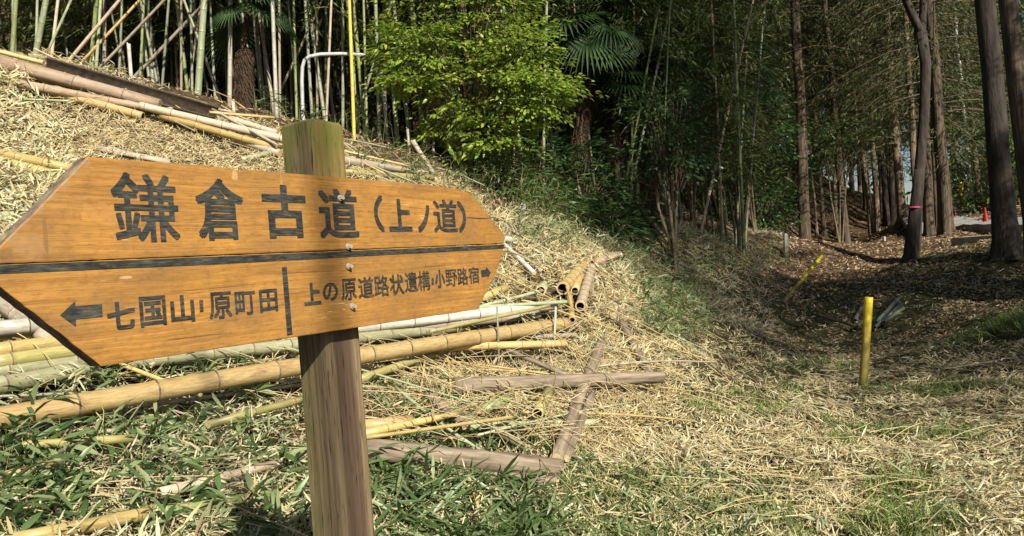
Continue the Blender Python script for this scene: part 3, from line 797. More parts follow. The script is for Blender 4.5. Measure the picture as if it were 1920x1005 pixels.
def build_cedars():
    C, L = CROWNS, CROWNS_LOW
    G = 'cedars along the hollow'
    cedar('thick mossy cedar trunk standing at the left edge of the trail', (1511, 480, 20), (1492, 0), 27, C[0], 20, group=G)
    cedar('straight cedar trunk on the trail floor, second from the thick mossy one', (1589, 468, 26), (1550, 40), 17, C[1], 20, group=G)
    cedar('thin reddish cedar trunk just right of the thick mossy trunk', (1546, 445, 30), (1531, 250), 10, C[2], 17, group=G)
    cedar('very thin pale trunk between the thick mossy trunk and the reddish one', (1532, 442, 30), (1520, 290), 6, None, 9, mat='bark_pale', group=G)
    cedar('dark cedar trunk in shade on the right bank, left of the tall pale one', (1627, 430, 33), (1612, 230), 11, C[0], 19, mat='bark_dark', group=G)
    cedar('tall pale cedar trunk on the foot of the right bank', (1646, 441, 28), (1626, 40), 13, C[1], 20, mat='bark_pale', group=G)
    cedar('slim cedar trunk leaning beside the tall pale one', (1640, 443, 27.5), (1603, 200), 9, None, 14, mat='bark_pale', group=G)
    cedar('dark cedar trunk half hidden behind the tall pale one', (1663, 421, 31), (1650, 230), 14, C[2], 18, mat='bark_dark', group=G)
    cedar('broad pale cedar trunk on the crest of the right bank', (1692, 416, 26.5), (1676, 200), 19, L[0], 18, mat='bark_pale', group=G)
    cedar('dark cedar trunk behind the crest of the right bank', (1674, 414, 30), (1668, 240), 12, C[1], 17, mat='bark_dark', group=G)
    cedar('cedar trunk just behind the dark leaning snag', (1742, 430, 18.5), (1728, 150), 22, L[1], 18, group=G)
    cedar('narrow cedar trunk right of the snag with sky beside it', (1757, 424, 19.5), (1747, 200), 15, C[0], 17, group=G)
    cedar('large sunlit cedar with flared roots beside the concrete slab', (1775, 437, 17), (1757, 200), 30, L[0], 18, group=G)
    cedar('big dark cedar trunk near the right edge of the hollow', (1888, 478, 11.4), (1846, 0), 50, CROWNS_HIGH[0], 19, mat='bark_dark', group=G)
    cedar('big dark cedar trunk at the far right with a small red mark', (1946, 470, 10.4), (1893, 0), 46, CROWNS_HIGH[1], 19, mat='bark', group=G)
    for q in ((1603, 428, 36, 9, 1588, 'far slim trunk left of the tall pale cedar, nearer to it'), (1617, 420, 40, 8, 1606, 'farthest slim trunk seen in the gap at the head of the trail'), (1656, 424, 33, 9, 1645, 'slim dark trunk touching the tall pale cedar on its right'), (1682, 414, 36, 9, 1674, 'slim far trunk just left of the broad pale cedar on the crest'),
              (1722, 432, 22, 12, 1706, 'slim trunk left of the snag on the crest'), (1736, 428, 24, 10, 1726, 'slim trunk directly behind the snag on the crest'), (1569, 441, 30, 7, 1556, 'slender stem left of the second trail cedar')):
        cedar(q[5], q[:3], (q[4], 150), q[3] / .76, C[q[0] % 3] if q[3] > 8 else None, 17, mat='bark_pale', group=G, flare=False)
    # snag: dark, broken, leaning, with a pink ribbon
    b = onground(P(1707, 488, 13.0), -.08); q = [P(x, y, 13.0) for x, y in ((1716, 400), (1722, 350), (1724, 318))]
    root = empty('tree_snag', b); tag(root, 'dark leaning snag with broken top and pink ribbon', 'tree')
    pts = [Vector((0, 0, 0)), Vector((.01, 0, .15)), (q[0] - b) * .5] + [v - b for v in q]
    link('trunk', tube_mesh('trunk', pts, [.15, .12, .105, .10, .095, .075], M['bark_dark'], 12, .07, flare=[.7, .3]), root)
    rp = (q[0] - b) + Vector((.0, 0, .09))
    link('ribbon', tube_mesh('ribbon', [rp, rp + Vector((.002, 0, .025))], [.112, .112], plain_mat('pink_tape', (.32, .03, .09), (.40, .05, .13), bmp=0), 12, .03), root)
    # forked tree
    b = onground(P(1711, 455, 15.0), -.08)
    root = empty('forked_tree', b); tag(root, 'dark crooked tree that forks high above the leaning snag', 'tree')
    bm = bmesh.new(); lp = lambda x, y: P(x, y, 15.0) - b
    add_tube(bm, [lp(1710, 470), lp(1720, 370), lp(1733, 220), lp(1736, 120), lp(1728, 60)], [.12, .10, .095, .10, .10], 12, .06, [.6])
    add_tube(bm, [lp(1728, 62), lp(1712, 30), lp(1697, -5), lp(1670, -80), lp(1655, -200)], [.085, .08, .07, .06, .04], 10, .06)
    add_tube(bm, [lp(1728, 66), lp(1732, 10), lp(1730, -80), lp(1744, -220), lp(1740, -420)], [.08, .07, .065, .05, .03], 10, .06)
    link('trunk', bm_mesh('trunk', bm, M['bark_dark']), root)
    c = link('crown', CROWNS[2], root, (-.2, 0, 1.2)); c.scale = (.9, .9, .9)
    # white-barked tree
    cedar('slender white barked tree beyond the road', (1822, 372, 25), (1806, 200), 10, None, 11, 'bark_white', name='white_barked_tree', flare=False)
    # trunk bases hidden in the dark grove, and trees carrying on along the road towards the camera's right
    for i, (x, y) in enumerate(((9.6, 5.4), (8.9, 2.6), (9.6, .2), (9.1, -2.2), (12.6, -1.8), (15.5, -2.5))):
        cedar('cedar in the row that carries on along the road past the right edge', Vector((x, y, 0)), None, 50 / (y if y > 3 else 9) * 11, CROWNS_HIGH[0] if i == 0 else L[i % 2], 24, scale=1.15, group='cedars carrying on along the road')
    cedar('young cedar added past the right edge to shade the hollow', Vector((9.0, 6.3, 0)), None, 60, L[0], 9.5, group='cedars carrying on along the road')  # unseen tree, added to deepen the shade across the hollow
    far = [(17.5, 34), (20.5, 36), (22, 41), (15.6, 37), (24.5, 38), (27, 43), (12.5, 33), (10.5, 30), (9.5, 35), (14.2, 46), (19, 49), (23.5, 50), (29, 36), (13.6, 29), (15.0, 32.5), (16.6, 28.5), (18.6, 31.5), (16.2, 42), (18.2, 44), (20.6, 31), (27, 30), (24, 27), (21.5, 25), (19, 22),
           (8.0, 27), (7.0, 32), (4.5, 28), (6, 38), (11, 41), (31, 45), (26.5, 52), (17, 54), (18, 28), (22.5, 31), (30, 26), (26, 21)]
    for i, (x, y) in enumerate(far):
        cedar('cedar in the dim mass of trees beyond the hollow', Vector((x + random.uniform(-.5, .5), y, 0)), None, 380 / y, (C + L)[i % 5], random.uniform(16, 21), mat='bark' if i % 3 == 0 else 'bark_pale', group='cedars far up the valley', flare=False, scale=1.25)  # paler bark on two in three stands in for sunlit trunk sides
build_cedars()

# ---------------------------------------------------------------- leafy crowns of broadleaf trees and shrubs
def leafy_crown(name, centre, rad, n_spray, per, L, W, mats, seed, flat=0.25, shell=0.55, spray_r=0.30, base=None, simple=False, gaps=0.0):
    global rng
    keep = rng; rng = np.random.default_rng(seed)
    B = Batch(); centre = np.array(centre, float); rad = np.array(rad, float)
    d = unit(rng.normal(0, 1, (n_spray, 3))); rr = rng.uniform(0, 1, n_spray) ** (1 / 3.0) * (1 - shell) + shell * rng.uniform(.75, 1.05, n_spray)
    tips = centre + d * rr[:, None] * rad * (1 + rng.normal(0, .12, (n_spray, 1)))
    for c, dd in zip(tips, d):
        n = max(3, int(per * rng.uniform(.5, 1.4))); r = spray_r * rng.uniform(.6, 1.35)
        out = unit(np.array([dd[0], dd[1], -0.15 + 0.25 * dd[2]]))
        side = unit(np.cross(out, [0, 0, 1.0]))
        p = rng.normal(0, .5, (n, 3)) * r
        pos = c + out * p[:, :1] * 1.2 + side * p[:, 1:2] + np.array([0, 0, 1]) * p[:, 2:3] * flat
        dr = unit(pos - (c - out * r * 1.2) + rng.normal(0, .25, (n, 3)) * r)
        B.leaves(pos, dr, rnrm(n, .55), L * rng.uniform(.6, 1.25, n), W * rng.uniform(.7, 1.2, n), .25, simple=simple)
        if base is not None:
            bpt = np.array(base) + (c - np.array(base)) * rng.uniform(.25, .5); s = np.linspace(0, 1, 5)[:, None]
            line = bpt * (1 - s) + c * s + np.array([0, 0, 1]) * (np.sin(s * pi) * .08)
            B.ribbons(line[None], np.linspace(.018, .005, 5)[None], mi=1)
    me = B.mesh(name, mats + [M['twig']]); rng = keep
    return me
def build_broadleaf():
    # the sunlit glossy tree in the middle
    b = onground(P(905, 352, 10.6), -.05)
    root = empty('broadleaf_tree', b); tag(root, 'bright sunlit broadleaf tree with glossy yellow green leaves in front of the bamboo', 'tree')
    lp = lambda x, y, D: P(x, y, D) - b
    bm = bmesh.new()
    add_tube(bm, [Vector((0, 0, 0)), lp(897, 270, 10.6), lp(880, 160, 10.5), lp(868, 40, 10.4), lp(860, -140, 10.4)], [.05, .043, .037, .03, .02], 8, .08, [.5])
    for e in ((1000, 190, 10.2), (770, 150, 10.0), (800, 60, 9.9), (960, 60, 10.0), (985, 120, 10.4), (840, 200, 9.9), (930, 250, 10.0)):
        m_ = lp(886, 190 + random.uniform(-60, 40), 10.5); t = lp(*e)
        add_tube(bm, [m_, (m_ + t) / 2 + Vector((0, 0, .06)), t], [.022, .016, .008], 6, .08)
    link('trunk', bm_mesh('trunk', bm, M['bark_pale']), root)
    cr = Batch()
    parts = []
    cs = [((880, 10, 10.4), (1.2, .8, .7), 78), ((790, 92, 10.0), (.72, .5, .42), 40), ((975, 105, 10.1), (.72, .6, .5), 52), ((890, 165, 10.1), (.75, .6, .5), 44), ((768, 160, 9.9), (.45, .35, .09), 20),
          ((1000, 190, 10.0), (.5, .5, .35), 32), ((925, 262, 10.0), (.5, .4, .40), 30), ((890, -130, 10.5), (1.3, 1.0, .9), 70), ((722, 78, 10.0), (.3, .25, .06), 10), ((1045, 165, 9.9), (.3, .3, .16), 13), ((870, -320, 10.6), (.9, .9, .7), 40), ((830, 240, 10.2), (.4, .3, .25), 14)]
    B = Batch()
    me_all = []
    for k, (c, r, n) in enumerate(cs):
        me_all.append(leafy_crown('crown', lp(*c), r, int(n * .78), 56, .084, .041, [M['oak']], 300 + k, flat=.22, shell=.15, spray_r=.23, base=tuple(lp(884, min(c[1] + 120, 260), 10.5))))
    bm = bmesh.new()
    for m in me_all: bm.from_mesh(m)
    me = bpy.data.meshes.new('crown'); bm.to_mesh(me); bm.free()
    me.materials.append(M['oak']); me.materials.append(M['twig'])
    for m in me_all: bpy.data.meshes.remove(m)
    link('crown', me, root)
    # darker shrubs round about
    def shrub(label, px, py, D, rad, n, mat, L, W, seed, z=None, stem=True, per=40, name='evergreen_shrub', group=None, flat=.5):
        c = P(px, py, D); g = onground(c, -.05)
        root = empty(name, g); tag(root, label, 'shrub', group)
        link('foliage', leafy_crown('foliage', c - g, rad, n, per, L, W, [M[mat]], seed, flat=flat, shell=.3, spray_r=.3, base=(0, 0, max(.2, (c.z - g.z) * .5))), root)
        bm = bmesh.new()
        for k in range(3):
            e = (c - g) + Vector((random.uniform(-.5, .5) * rad[0], random.uniform(-.5, .5) * rad[1], 0))
            add_tube(bm, [Vector((random.uniform(-.08, .08), 0, 0)), e * .5 + Vector((random.uniform(-.1, .1), 0, 0)), e], [.03, .024, .012], 6, .1)
        link('stem', bm_mesh('stem', bm, M['twig']), root)
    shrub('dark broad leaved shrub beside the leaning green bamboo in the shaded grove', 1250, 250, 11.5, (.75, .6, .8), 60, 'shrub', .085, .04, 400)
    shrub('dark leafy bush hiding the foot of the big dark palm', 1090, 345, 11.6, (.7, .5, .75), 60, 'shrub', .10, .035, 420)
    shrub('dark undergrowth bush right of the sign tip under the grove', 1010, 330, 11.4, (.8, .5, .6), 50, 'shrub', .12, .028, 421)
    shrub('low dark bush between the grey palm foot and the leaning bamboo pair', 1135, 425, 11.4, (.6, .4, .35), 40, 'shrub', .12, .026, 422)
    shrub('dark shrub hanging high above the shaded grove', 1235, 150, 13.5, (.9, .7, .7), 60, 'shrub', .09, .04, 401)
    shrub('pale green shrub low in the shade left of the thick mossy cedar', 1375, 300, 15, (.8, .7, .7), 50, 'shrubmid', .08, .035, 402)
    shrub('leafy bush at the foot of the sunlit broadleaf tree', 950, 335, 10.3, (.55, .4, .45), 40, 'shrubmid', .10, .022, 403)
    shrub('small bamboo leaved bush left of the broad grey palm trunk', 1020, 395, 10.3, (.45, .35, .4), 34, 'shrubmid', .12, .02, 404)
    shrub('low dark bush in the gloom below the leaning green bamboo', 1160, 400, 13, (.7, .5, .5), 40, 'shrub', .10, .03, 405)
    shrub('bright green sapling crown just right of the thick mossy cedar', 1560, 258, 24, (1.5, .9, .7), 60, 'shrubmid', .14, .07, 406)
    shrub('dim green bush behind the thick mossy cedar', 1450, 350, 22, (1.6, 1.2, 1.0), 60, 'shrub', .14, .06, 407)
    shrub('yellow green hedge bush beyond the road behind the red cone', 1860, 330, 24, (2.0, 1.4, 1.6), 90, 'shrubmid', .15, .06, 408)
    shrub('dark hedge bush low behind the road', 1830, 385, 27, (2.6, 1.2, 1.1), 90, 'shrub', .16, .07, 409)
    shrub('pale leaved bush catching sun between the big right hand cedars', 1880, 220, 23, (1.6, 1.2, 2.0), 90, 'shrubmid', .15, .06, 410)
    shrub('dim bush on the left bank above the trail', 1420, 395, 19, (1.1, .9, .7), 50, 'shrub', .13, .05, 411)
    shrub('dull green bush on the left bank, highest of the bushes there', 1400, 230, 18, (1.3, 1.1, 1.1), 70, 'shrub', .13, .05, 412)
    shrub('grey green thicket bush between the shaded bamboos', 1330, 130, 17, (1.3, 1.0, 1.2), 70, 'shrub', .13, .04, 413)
build_broadleaf()

# ---------------------------------------------------------------- fan palms
def fan_frond(B, base, out, up, R, nb, droop, mi, spread=2.6):
    """one fan: nb narrow blades radiating from the end of a stalk"""
    side = np.cross(out, up); side /= np.linalg.norm(side); up2 = np.cross(side, out)
    a = np.linspace(-spread, spread, nb)
    d = out[None] * np.cos(a)[:, None] + side[None] * np.sin(a)[:, None]
    s = np.linspace(0, 1, 5)
    pts = base + d[:, None, :] * (s * R)[None, :, None] * (1 - .12 * np.abs(a / spread))[:, None, None] + np.array([0, 0, -1.0]) * (s ** 2.2 * droop * R)[None, :, None] + up2 * (.12 * R * np.sin(s * 2))[None, :, None]
    n = nb
    w = np.array([.012, .034, .032, .02, .003]) * R / .5
    nn = np.cross(d, up2); nn = unit(nn)
    l = pts + nn[:, None, :] * w[None, :, None] * .5; r = pts - nn[:, None, :] * w[None, :, None] * .5
    v = np.stack([l, pts - up2 * w[None, :, None] * .35, r], 2).reshape(-1, 3)
    i, j, e = np.meshgrid(np.arange(n), np.arange(4), np.arange(2), indexing='ij'); b0 = i * 15 + j * 3 + e
    f = np.stack([b0, b0 + 1, b0 + 4, b0 + 3], -1).reshape(-1, 4)
    B.add(v, f.ravel(), np.full(len(f), 4), mi)
def palm(label, foot, crown_pt, r, n_fronds, seed, trunk_mat='fibre', n_dead=5, stalk=.55, fan=1.0, shag=1.0, el0=-.5, el1=1.1):
    root = empty('fan_palm', foot); tag(root, label, 'palm')
    c = crown_pt - foot
    bm = bmesh.new(); k = 26
    pts = [c * (i / k) + Vector((sin(i * .35) * .025, 0, 0)) for i in range(k + 1)]
    add_tube(bm, pts, [r * ((1.25 if i < k * shag else .78) + (.25 if i % 3 == 0 else 0) + random.uniform(-.14, .14)) for i in range(k + 1)], 12, .12)
    t = link('trunk', bm_mesh('trunk', bm, M[trunk_mat]), root)
    if trunk_mat == 'fibre':
        B = Batch(); n = 2200; u = rng.uniform(0, 1, n) * (shag if shag < 1 else 1); a = rng.uniform(0, 2 * pi, n)
        pos = np.array(c)[None] * u[:, None] + np.stack([np.cos(a), np.sin(a), 0 * a], 1) * r * .95
        mid = pos + np.stack([np.cos(a), np.sin(a), rng.uniform(-.6, .3, n)], 1) * rng.uniform(.02, .08, n)[:, None]
        end = mid + np.stack([np.cos(a + .8) * .4, np.sin(a + .8) * .4, -np.ones(n)], 1) * rng.uniform(.03, .13, n)[:, None]
        B.ribbons(np.stack([pos, mid, end], 1), np.array([[.011, .008, .003]]))
        link('trunk_fibre', B.mesh('trunk_fibre', M['fibre']), t)
    R0 = np.random.default_rng(seed)
    for i in range(n_fronds + n_dead):
        dead = i >= n_fronds
        az = R0.uniform(0, 2 * pi); el = R0.uniform(el0, el1) if not dead else R0.uniform(-1.3, -.7)
        o = np.array([cos(az) * cos(el), sin(az) * cos(el), sin(el)]); st = stalk * R0.uniform(.8, 1.2)
        up = np.array([-cos(az) * sin(el), -sin(az) * sin(el), cos(el)])
        B = Batch(); s = np.linspace(0, 1, 5)[:, None]
        base = np.array(c) + np.array([0, 0, R0.uniform(-.2, .1)])
        line = base + o * st * s + np.array([0, 0, -1]) * .12 * st * s ** 2
        B.ribbons(line[None], np.linspace(.022, .012, 5)[None], 0)
        fan_frond(B, line[-1], unit(o + np.array([0, 0, -.35])), up, R0.uniform(.42, .6) * (fan if not dead else 1), 34, .75 if dead else R0.uniform(.15, .5), 0)
        link('frond', B.mesh('frond', M['palmdry' if dead else 'palm']), root)
g1 = onground(P(455, 214, 10.4), -.1)
palm('fan palm with a shaggy brown fibrous trunk at the grove edge on the left', g1, P(462, -25, 10.4), .046, 8, 31, n_dead=0, fan=.8, shag=.5, el0=-.8, el1=.3, stalk=.4)
g2 = onground(P(1085, 440, 12.6), -.1)
palm('dark fan palm with big drooping fronds above the shaded grove', g2, P(1098, 30, 12.6), .078, 30, 22, n_dead=1, stalk=.75, fan=1.25, el0=-.75, el1=.6)
g3_ = onground(P(1155, 380, 13.4), -.1)
palm('short fan palm whose fronds droop behind the big dark palm', g3_, P(1150, 140, 13.4), .075, 14, 23, n_dead=1, fan=1.3)

# ---------------------------------------------------------------- standing bamboo
def bamboo_foliage(seed, z0, z1, n_spray, per, R, L=.17, W=.024):
    global rng
    keep = rng; rng = np.random.default_rng(seed)
    B = Batch()
    z = rng.uniform(z0, z1, n_spray); a = rng.uniform(0, 2 * pi, n_spray)
    for zz, aa in zip(z, a):
        r = R * rng.uniform(.5, 1.2); d = np.array([cos(aa), sin(aa), 0.0]); s = np.linspace(0, 1, 6)[:, None]
        line = np.array([0, 0, zz]) + d * r * s + np.array([0, 0, 1]) * (.45 * r * s - .75 * r * s ** 2)
        B.ribbons(line[None], np.linspace(.012, .003, 6)[None], mi=1)
        n = int(per * rng.uniform(.6, 1.3)); u = rng.uniform(.25, 1.05, n)
        pos = np.array([0, 0, zz]) + d * (r * u)[:, None] + np.array([0, 0, 1]) * (.45 * r * u - .75 * r * u ** 2)[:, None] + rng.normal(0, .10, (n, 3)) * r
        dr = unit(d + rng.normal(0, .6, (n, 3)) + np.array([0, 0, -.7]))
        B.leaves(pos, dr, rnrm(n, .7), L * rng.uniform(.6, 1.2, n), W, .3, simple=True)
    me = B.mesh('foliage', [M['bleaf'], M['b_olive']]); rng = keep
    return me
FOL_HI = [bamboo_foliage(500 + i, 3.2, 10.5, 56, 50, 1.25, .19, .030) for i in range(3)]
FOL_LO = [bamboo_foliage(520 + i, 1.7, 9.0, 56, 46, .95, .17, .026) for i in range(3)]
def culm_px(label, a, b, w, mat, D, group=None, name='bamboo', foliage=None, Hx=9.0, cat='bamboo', bend=.004):
    """standing culm that passes photo pixels a (upper) and b (foot)"""
    foot = onground(P(b[0], b[1], D), -.06)
    up = P(a[0], a[1], D); ft = P(b[0], b[1], D); d = (up - ft).normalized()
    root = empty(name, foot); tag(root, label, cat, group)
    r = w / FPX * D / 2 * .86
    me = pole_mesh('culm', Hx, r, r * .55, [M[mat], M['ring'], M['inner'], M['hollow']], seg=.26, bend=bend, ridge=.05, sides=10)
    o = link('culm', me, root); o.rotation_mode = 'QUATERNION'; o.rotation_quaternion = d.to_track_quat('Z', 'Y')
    if foliage is not None:
        f = link('foliage', foliage, root); f.rotation_euler = (0, 0, random.uniform(0, 6.28))
    return root
def build_shadow_culm():
    # unseen bamboo added behind the camera to cast a soft shadow on the sign
    W_ = P(580, 470, 1.5); h_ = Vector((sdir.x, sdir.y, 0)).normalized(); q_ = W_ + h_ * 7.5; q_.z = float(gz(q_.x, q_.y)) - .1
    root = empty('bamboo', q_); tag(root, 'slim bamboo added behind the viewpoint to shadow the sign', 'bamboo')
    link('culm', pole_mesh('culm', 11, .030, .02, [M['b_green'], M['ring'], M['inner'], M['hollow']], seg=.3, bend=.003, sides=10), root)
build_shadow_culm()
def build_grove():
    spec = [  # label, upper px, foot px, width px, material, depth
        ('grey green bamboo at the far left edge of the grove', (24, 0), (18, 110), 10, 'b_green', 9.6),
        ('stout pale green bamboo second from the left edge', (76, 0), (56, 108), 13, 'b_pale', 9.6),
        ('thin pale green bamboo third from the left edge', (63, 0), (61, 112), 6, 'b_sage', 10.2),
        ('thin sage bamboo between the stout pale one and the leaning culms', (184, 0), (177, 118), 7, 'b_pale', 9.8),
        ('faded tan bamboo beside the leaning culms', (96, 0), (84, 112), 7, 'b_pink', 10.4),
        ('slim sage bamboo standing alone before dark thicket', (224, 30), (220, 150), 6, 'b_sage', 10.6),
        ('thin green bamboo left of the stoutest pale culm', (265, 0), (258, 160), 6, 'b_green', 11.0),
        ('slightly bent green bamboo left of the stoutest pale culm', (312, 0), (300, 170), 6, 'b_sage', 11.0),
        ('thin sage bamboo just left of the stoutest pale culm', (356, 0), (360, 195), 6, 'b_sage', 11.4),
        ('stoutest pale green bamboo standing left of the shaggy palm', (383, 0), (371, 198), 15, 'b_pale', 9.9),
        ('grey bamboo right beside the shaggy palm trunk', (432, 0), (431, 214), 10, 'b_white', 10.2),
        ('bright white bamboo right of the shaggy palm', (510, 0), (520, 238), 9, 'b_white', 9.9),
        ('brown dead bamboo behind the bright white one', (523, 0), (526, 240), 6, 'b_grey', 10.3),
        ('shaded green bamboo between the white one and the grey arch', (549, 0), (556, 226), 6, 'b_green', 10.8),
        ('grey bamboo standing right behind the grey arch', (571, 0), (585, 224), 7, 'b_sage', 10.6),
        ('thin faded pinkish bamboo passing the top of the signpost', (617, 0), (608, 228), 6, 'b_pink', 9.9),
        ('bright yellow bamboo right of the signpost top', (654, 0), (664, 264), 8, 'b_bright', 9.9),
        ('thin dark green bamboo next to the bright yellow one', (682, 0), (690, 284), 6, 'b_green', 10.4),
        ('grey green bamboo two culms right of the bright yellow one', (704, 0), (713, 284), 9, 'b_sage', 10.3),
        ('thin grey bamboo seen through the sunlit tree', (812, 60), (812, 300), 6, 'b_grey', 10.9),
        ('leaning sage bamboo, left one of the pair beside the dark shrub', (1205, 200), (1160, 440), 6, 'b_green', 12.6),
        ('leaning pale bamboo, right one of the pair beside the dark shrub', (1235, 150), (1172, 445), 6, 'b_sage', 12.8),
        ('upright olive bamboo just behind the leaning pair', (1190, 180), (1186, 448), 7, 'b_green', 13.0),
        ('pale thin bamboo in the shade at the left bank of the trail', (1385, 240), (1373, 440), 5, 'b_pale', 15.5),
        ('sage bamboo in the shade next to the pale thin one on the bank', (1404, 250), (1388, 440), 6, 'b_sage', 15.5),
        ('long slanting pale bamboo reaching up into the dark canopy', (1410, 0), (1310, 440), 7, 'b_pink', 14.5),
    ]
    for i, (lb, a, b, w, m, D) in enumerate(spec):
        culm_px(lb, a, b, w, m, D, 'standing bamboo at the grove edge', foliage=FOL_LO[i % 3] if i in (5, 7, 15, 19) else FOL_HI[i % 3])
    # leaning dead culms at the upper left
    lean = [('pale dead bamboo leaning steeply to the right at the upper left', (215, -20), (105, 112), 7, 'b_pink', 9.7), ('long tan bamboo slanting far right at the upper left', (212, 0), (108, 118), 6, 'b_tan', 10.2),
            ('thin pale bamboo leaning right in front of the slanting ones', (105, 5), (60, 112), 5, 'b_pale', 9.9), ('grey bamboo leaning right low over the split dark trunk', (212, 62), (150, 130), 6, 'b_grey', 10.3),
            ('dull bamboo slanting behind the stoutest pale culm', (300, 40), (195, 150), 7, 'b_grey', 11.2), ('sage bamboo leaning left behind the stoutest pale culm', (365, 55), (420, 200), 6, 'b_sage', 11.0),
            ('grey bamboo slanting between the white one and the arch', (560, 90), (500, 225), 5, 'b_grey', 11.3), ('thin bamboo slanting left behind the bright yellow one', (700, 120), (660, 260), 5, 'b_sage', 10.9)]
    for lb, a, b, w, m, D in lean:
        d = P(*a, D) - P(*b, D); foot = onground(P(*b, D), -.05)
        pole('leaning_bamboo', lb, 'bamboo', foot, foot + d.normalized() * 5.5, w / FPX * D / 2, w / FPX * D * .3, m, 'leaning dead bamboo', bend=.01, sides=9)
    # cut stumps
    for lb, x, y, h, w, m, D in (('short white cut bamboo stump standing before the dark thicket', 247, 158, 58, 7, 'b_white', 9.2), ('tiny white bamboo stump right of the palm foot', 439, 216, 20, 7, 'b_white', 9.3), ('thin grey stake stump left of the diagonal broken stick', 768, 292, 48, 5, 'b_grey', 10.0)):
        f = onground(P(x, y, D), -.05); hh = h / FPX * D
        pole('bamboo_stump', lb, 'bamboo stump', f, f + Vector((0, 0, hh + .08)), w / FPX * D / 2, w / FPX * D / 2, m, open1=True, sides=10, jag1=True)
    # grey arch: a bent bamboo hoop
    D = 9.8; b = onground(P(568, 232, D), -.05)
    root_pts = [Vector((0, 0, 0))] + [P(x, y, D) - b for x, y in ((567, 190), (566, 150), (567, 126), (571, 113), (580, 106), (600, 102))] + [P(x, y, D + dd) - b for x, y, dd in ((640, 101, .2), (680, 103, .4), (705, 112, .6), (716, 130, .65))]
    o = link('bent_pole', tube_mesh('bent_pole', root_pts + [Vector((root_pts[-1].x, root_pts[-1].y, float(gz(b.x + root_pts[-1].x, b.y + root_pts[-1].y)) - b.z))], [.024] * 11 + [.02], M['arch'], 10, .02), None, b)
    tag(o, 'whitish grey pole bent over into an arch beside the signpost top', 'bent pole')
    # the many culms further in
    protos = {}
    for k, (m, r) in enumerate((('b_green', .028), ('b_sage', .034), ('b_grey', .024), ('b_sage', .028), ('b_pale', .024), ('b_sage', .020), ('b_green', .038))):
        for j in range(2):
            protos[(k, j)] = pole_mesh('culm', 9.5, r, r * .5, [M[m], M['ring'], M['inner'], M['hollow']], seg=.3, bend=random.uniform(-.02, .02), ridge=.05, sides=8)
    deep = {}  # back-row culms, mostly in the skin with shade put into its colour
    for k, (m, r) in enumerate((('b_shaded', .026), ('b_shaded', .034), ('b_brown', .022), ('b_shaded', .020))):
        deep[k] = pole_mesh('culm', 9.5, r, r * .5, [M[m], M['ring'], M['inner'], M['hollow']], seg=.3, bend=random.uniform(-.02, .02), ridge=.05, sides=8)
    pts = []
    tries = 0
    while len(pts) < 270 and tries < 12000:
        tries += 1
        if random.random() < .62: x, y = random.uniform(-9.5, 0.6), 10.8 + 9 * random.random() ** 1.5
        else: x, y = random.uniform(.6, 8.2), random.uniform(12.6, 24)
        X, Y, D = project([(x, y, float(gz(x, y)))])
        if x > .6 and X[0] > 1415: continue
        if x > .6 and float(gz(x, y)) < 1.3: continue
        if any((x - a) ** 2 + (y - b) ** 2 < .06 for a, b in pts): continue
        pts.append((x, y))
    for i, (x, y) in enumerate(pts):
        shade = x > .6
        root = empty('bamboo', (x, y, float(gz(x, y)) - .05))
        tag(root, 'thin bamboo deep in the dark grove on the shaded side' if shade else 'bamboo standing deep in the thicket behind the front row', 'bamboo', 'bamboo in the shaded grove' if shade else 'bamboo in the thicket behind')
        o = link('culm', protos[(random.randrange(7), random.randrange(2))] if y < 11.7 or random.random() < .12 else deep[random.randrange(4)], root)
        o.rotation_euler = (random.gauss(0, .04 if random.random() < .88 else .2), random.gauss(0, .05 if random.random() < .88 else .22), random.uniform(0, 6.28))
        s = random.uniform(.8, 1.25); o.scale = (s, s, 1)
        if y > 11.6 or random.random() < .4:
            f = link('foliage', random.choice(FOL_LO if y > 12.2 else FOL_HI), root); f.rotation_euler = (0, 0, random.uniform(0, 6.28)); f.scale = (1, 1, random.uniform(.85, 1.15))
build_grove()
def build_far_wood():
    B = Batch(); n = 60000
    y = rng.uniform(38, 62, n); x = y * rng.uniform(.28, .85, n); z = rng.uniform(0, 1, n) ** 1.3 * 16
    c = np.sin(x * .9 + y * .5) * np.sin(z * .8 + y * .4) + rng.normal(0, .4, n) - .35 * (z < 4)
    pos = np.stack([x, y, gz(x, y) + z], 1); px, py, d = project(pos)
    gap = (np.abs(px - 1692) < 17) & (py > 285) | (np.abs(px - 1606) < 22) & (py > 300)
    k = (c > -.1) & ~(gap & (rng.uniform(0, 1, n) < .93)) & ~((px > 1500) & (px < 1740) & (py > 270) & (rng.uniform(0, 1, n) < .55)); pos = pos[k]; n = len(pos)
    B.leaves(pos, unit(rng.normal(0, .7, (n, 3)) + np.array([0, 0, -.4])), rnrm(n, .9), rng.uniform(.35, .8, n), rng.uniform(.12, .3, n), .3, simple=True)
    o = link('far_wood', B.mesh('far_wood', M['shrubmid'])); tag(o, 'far wood closing the end of the valley', 'foliage', kind='stuff')
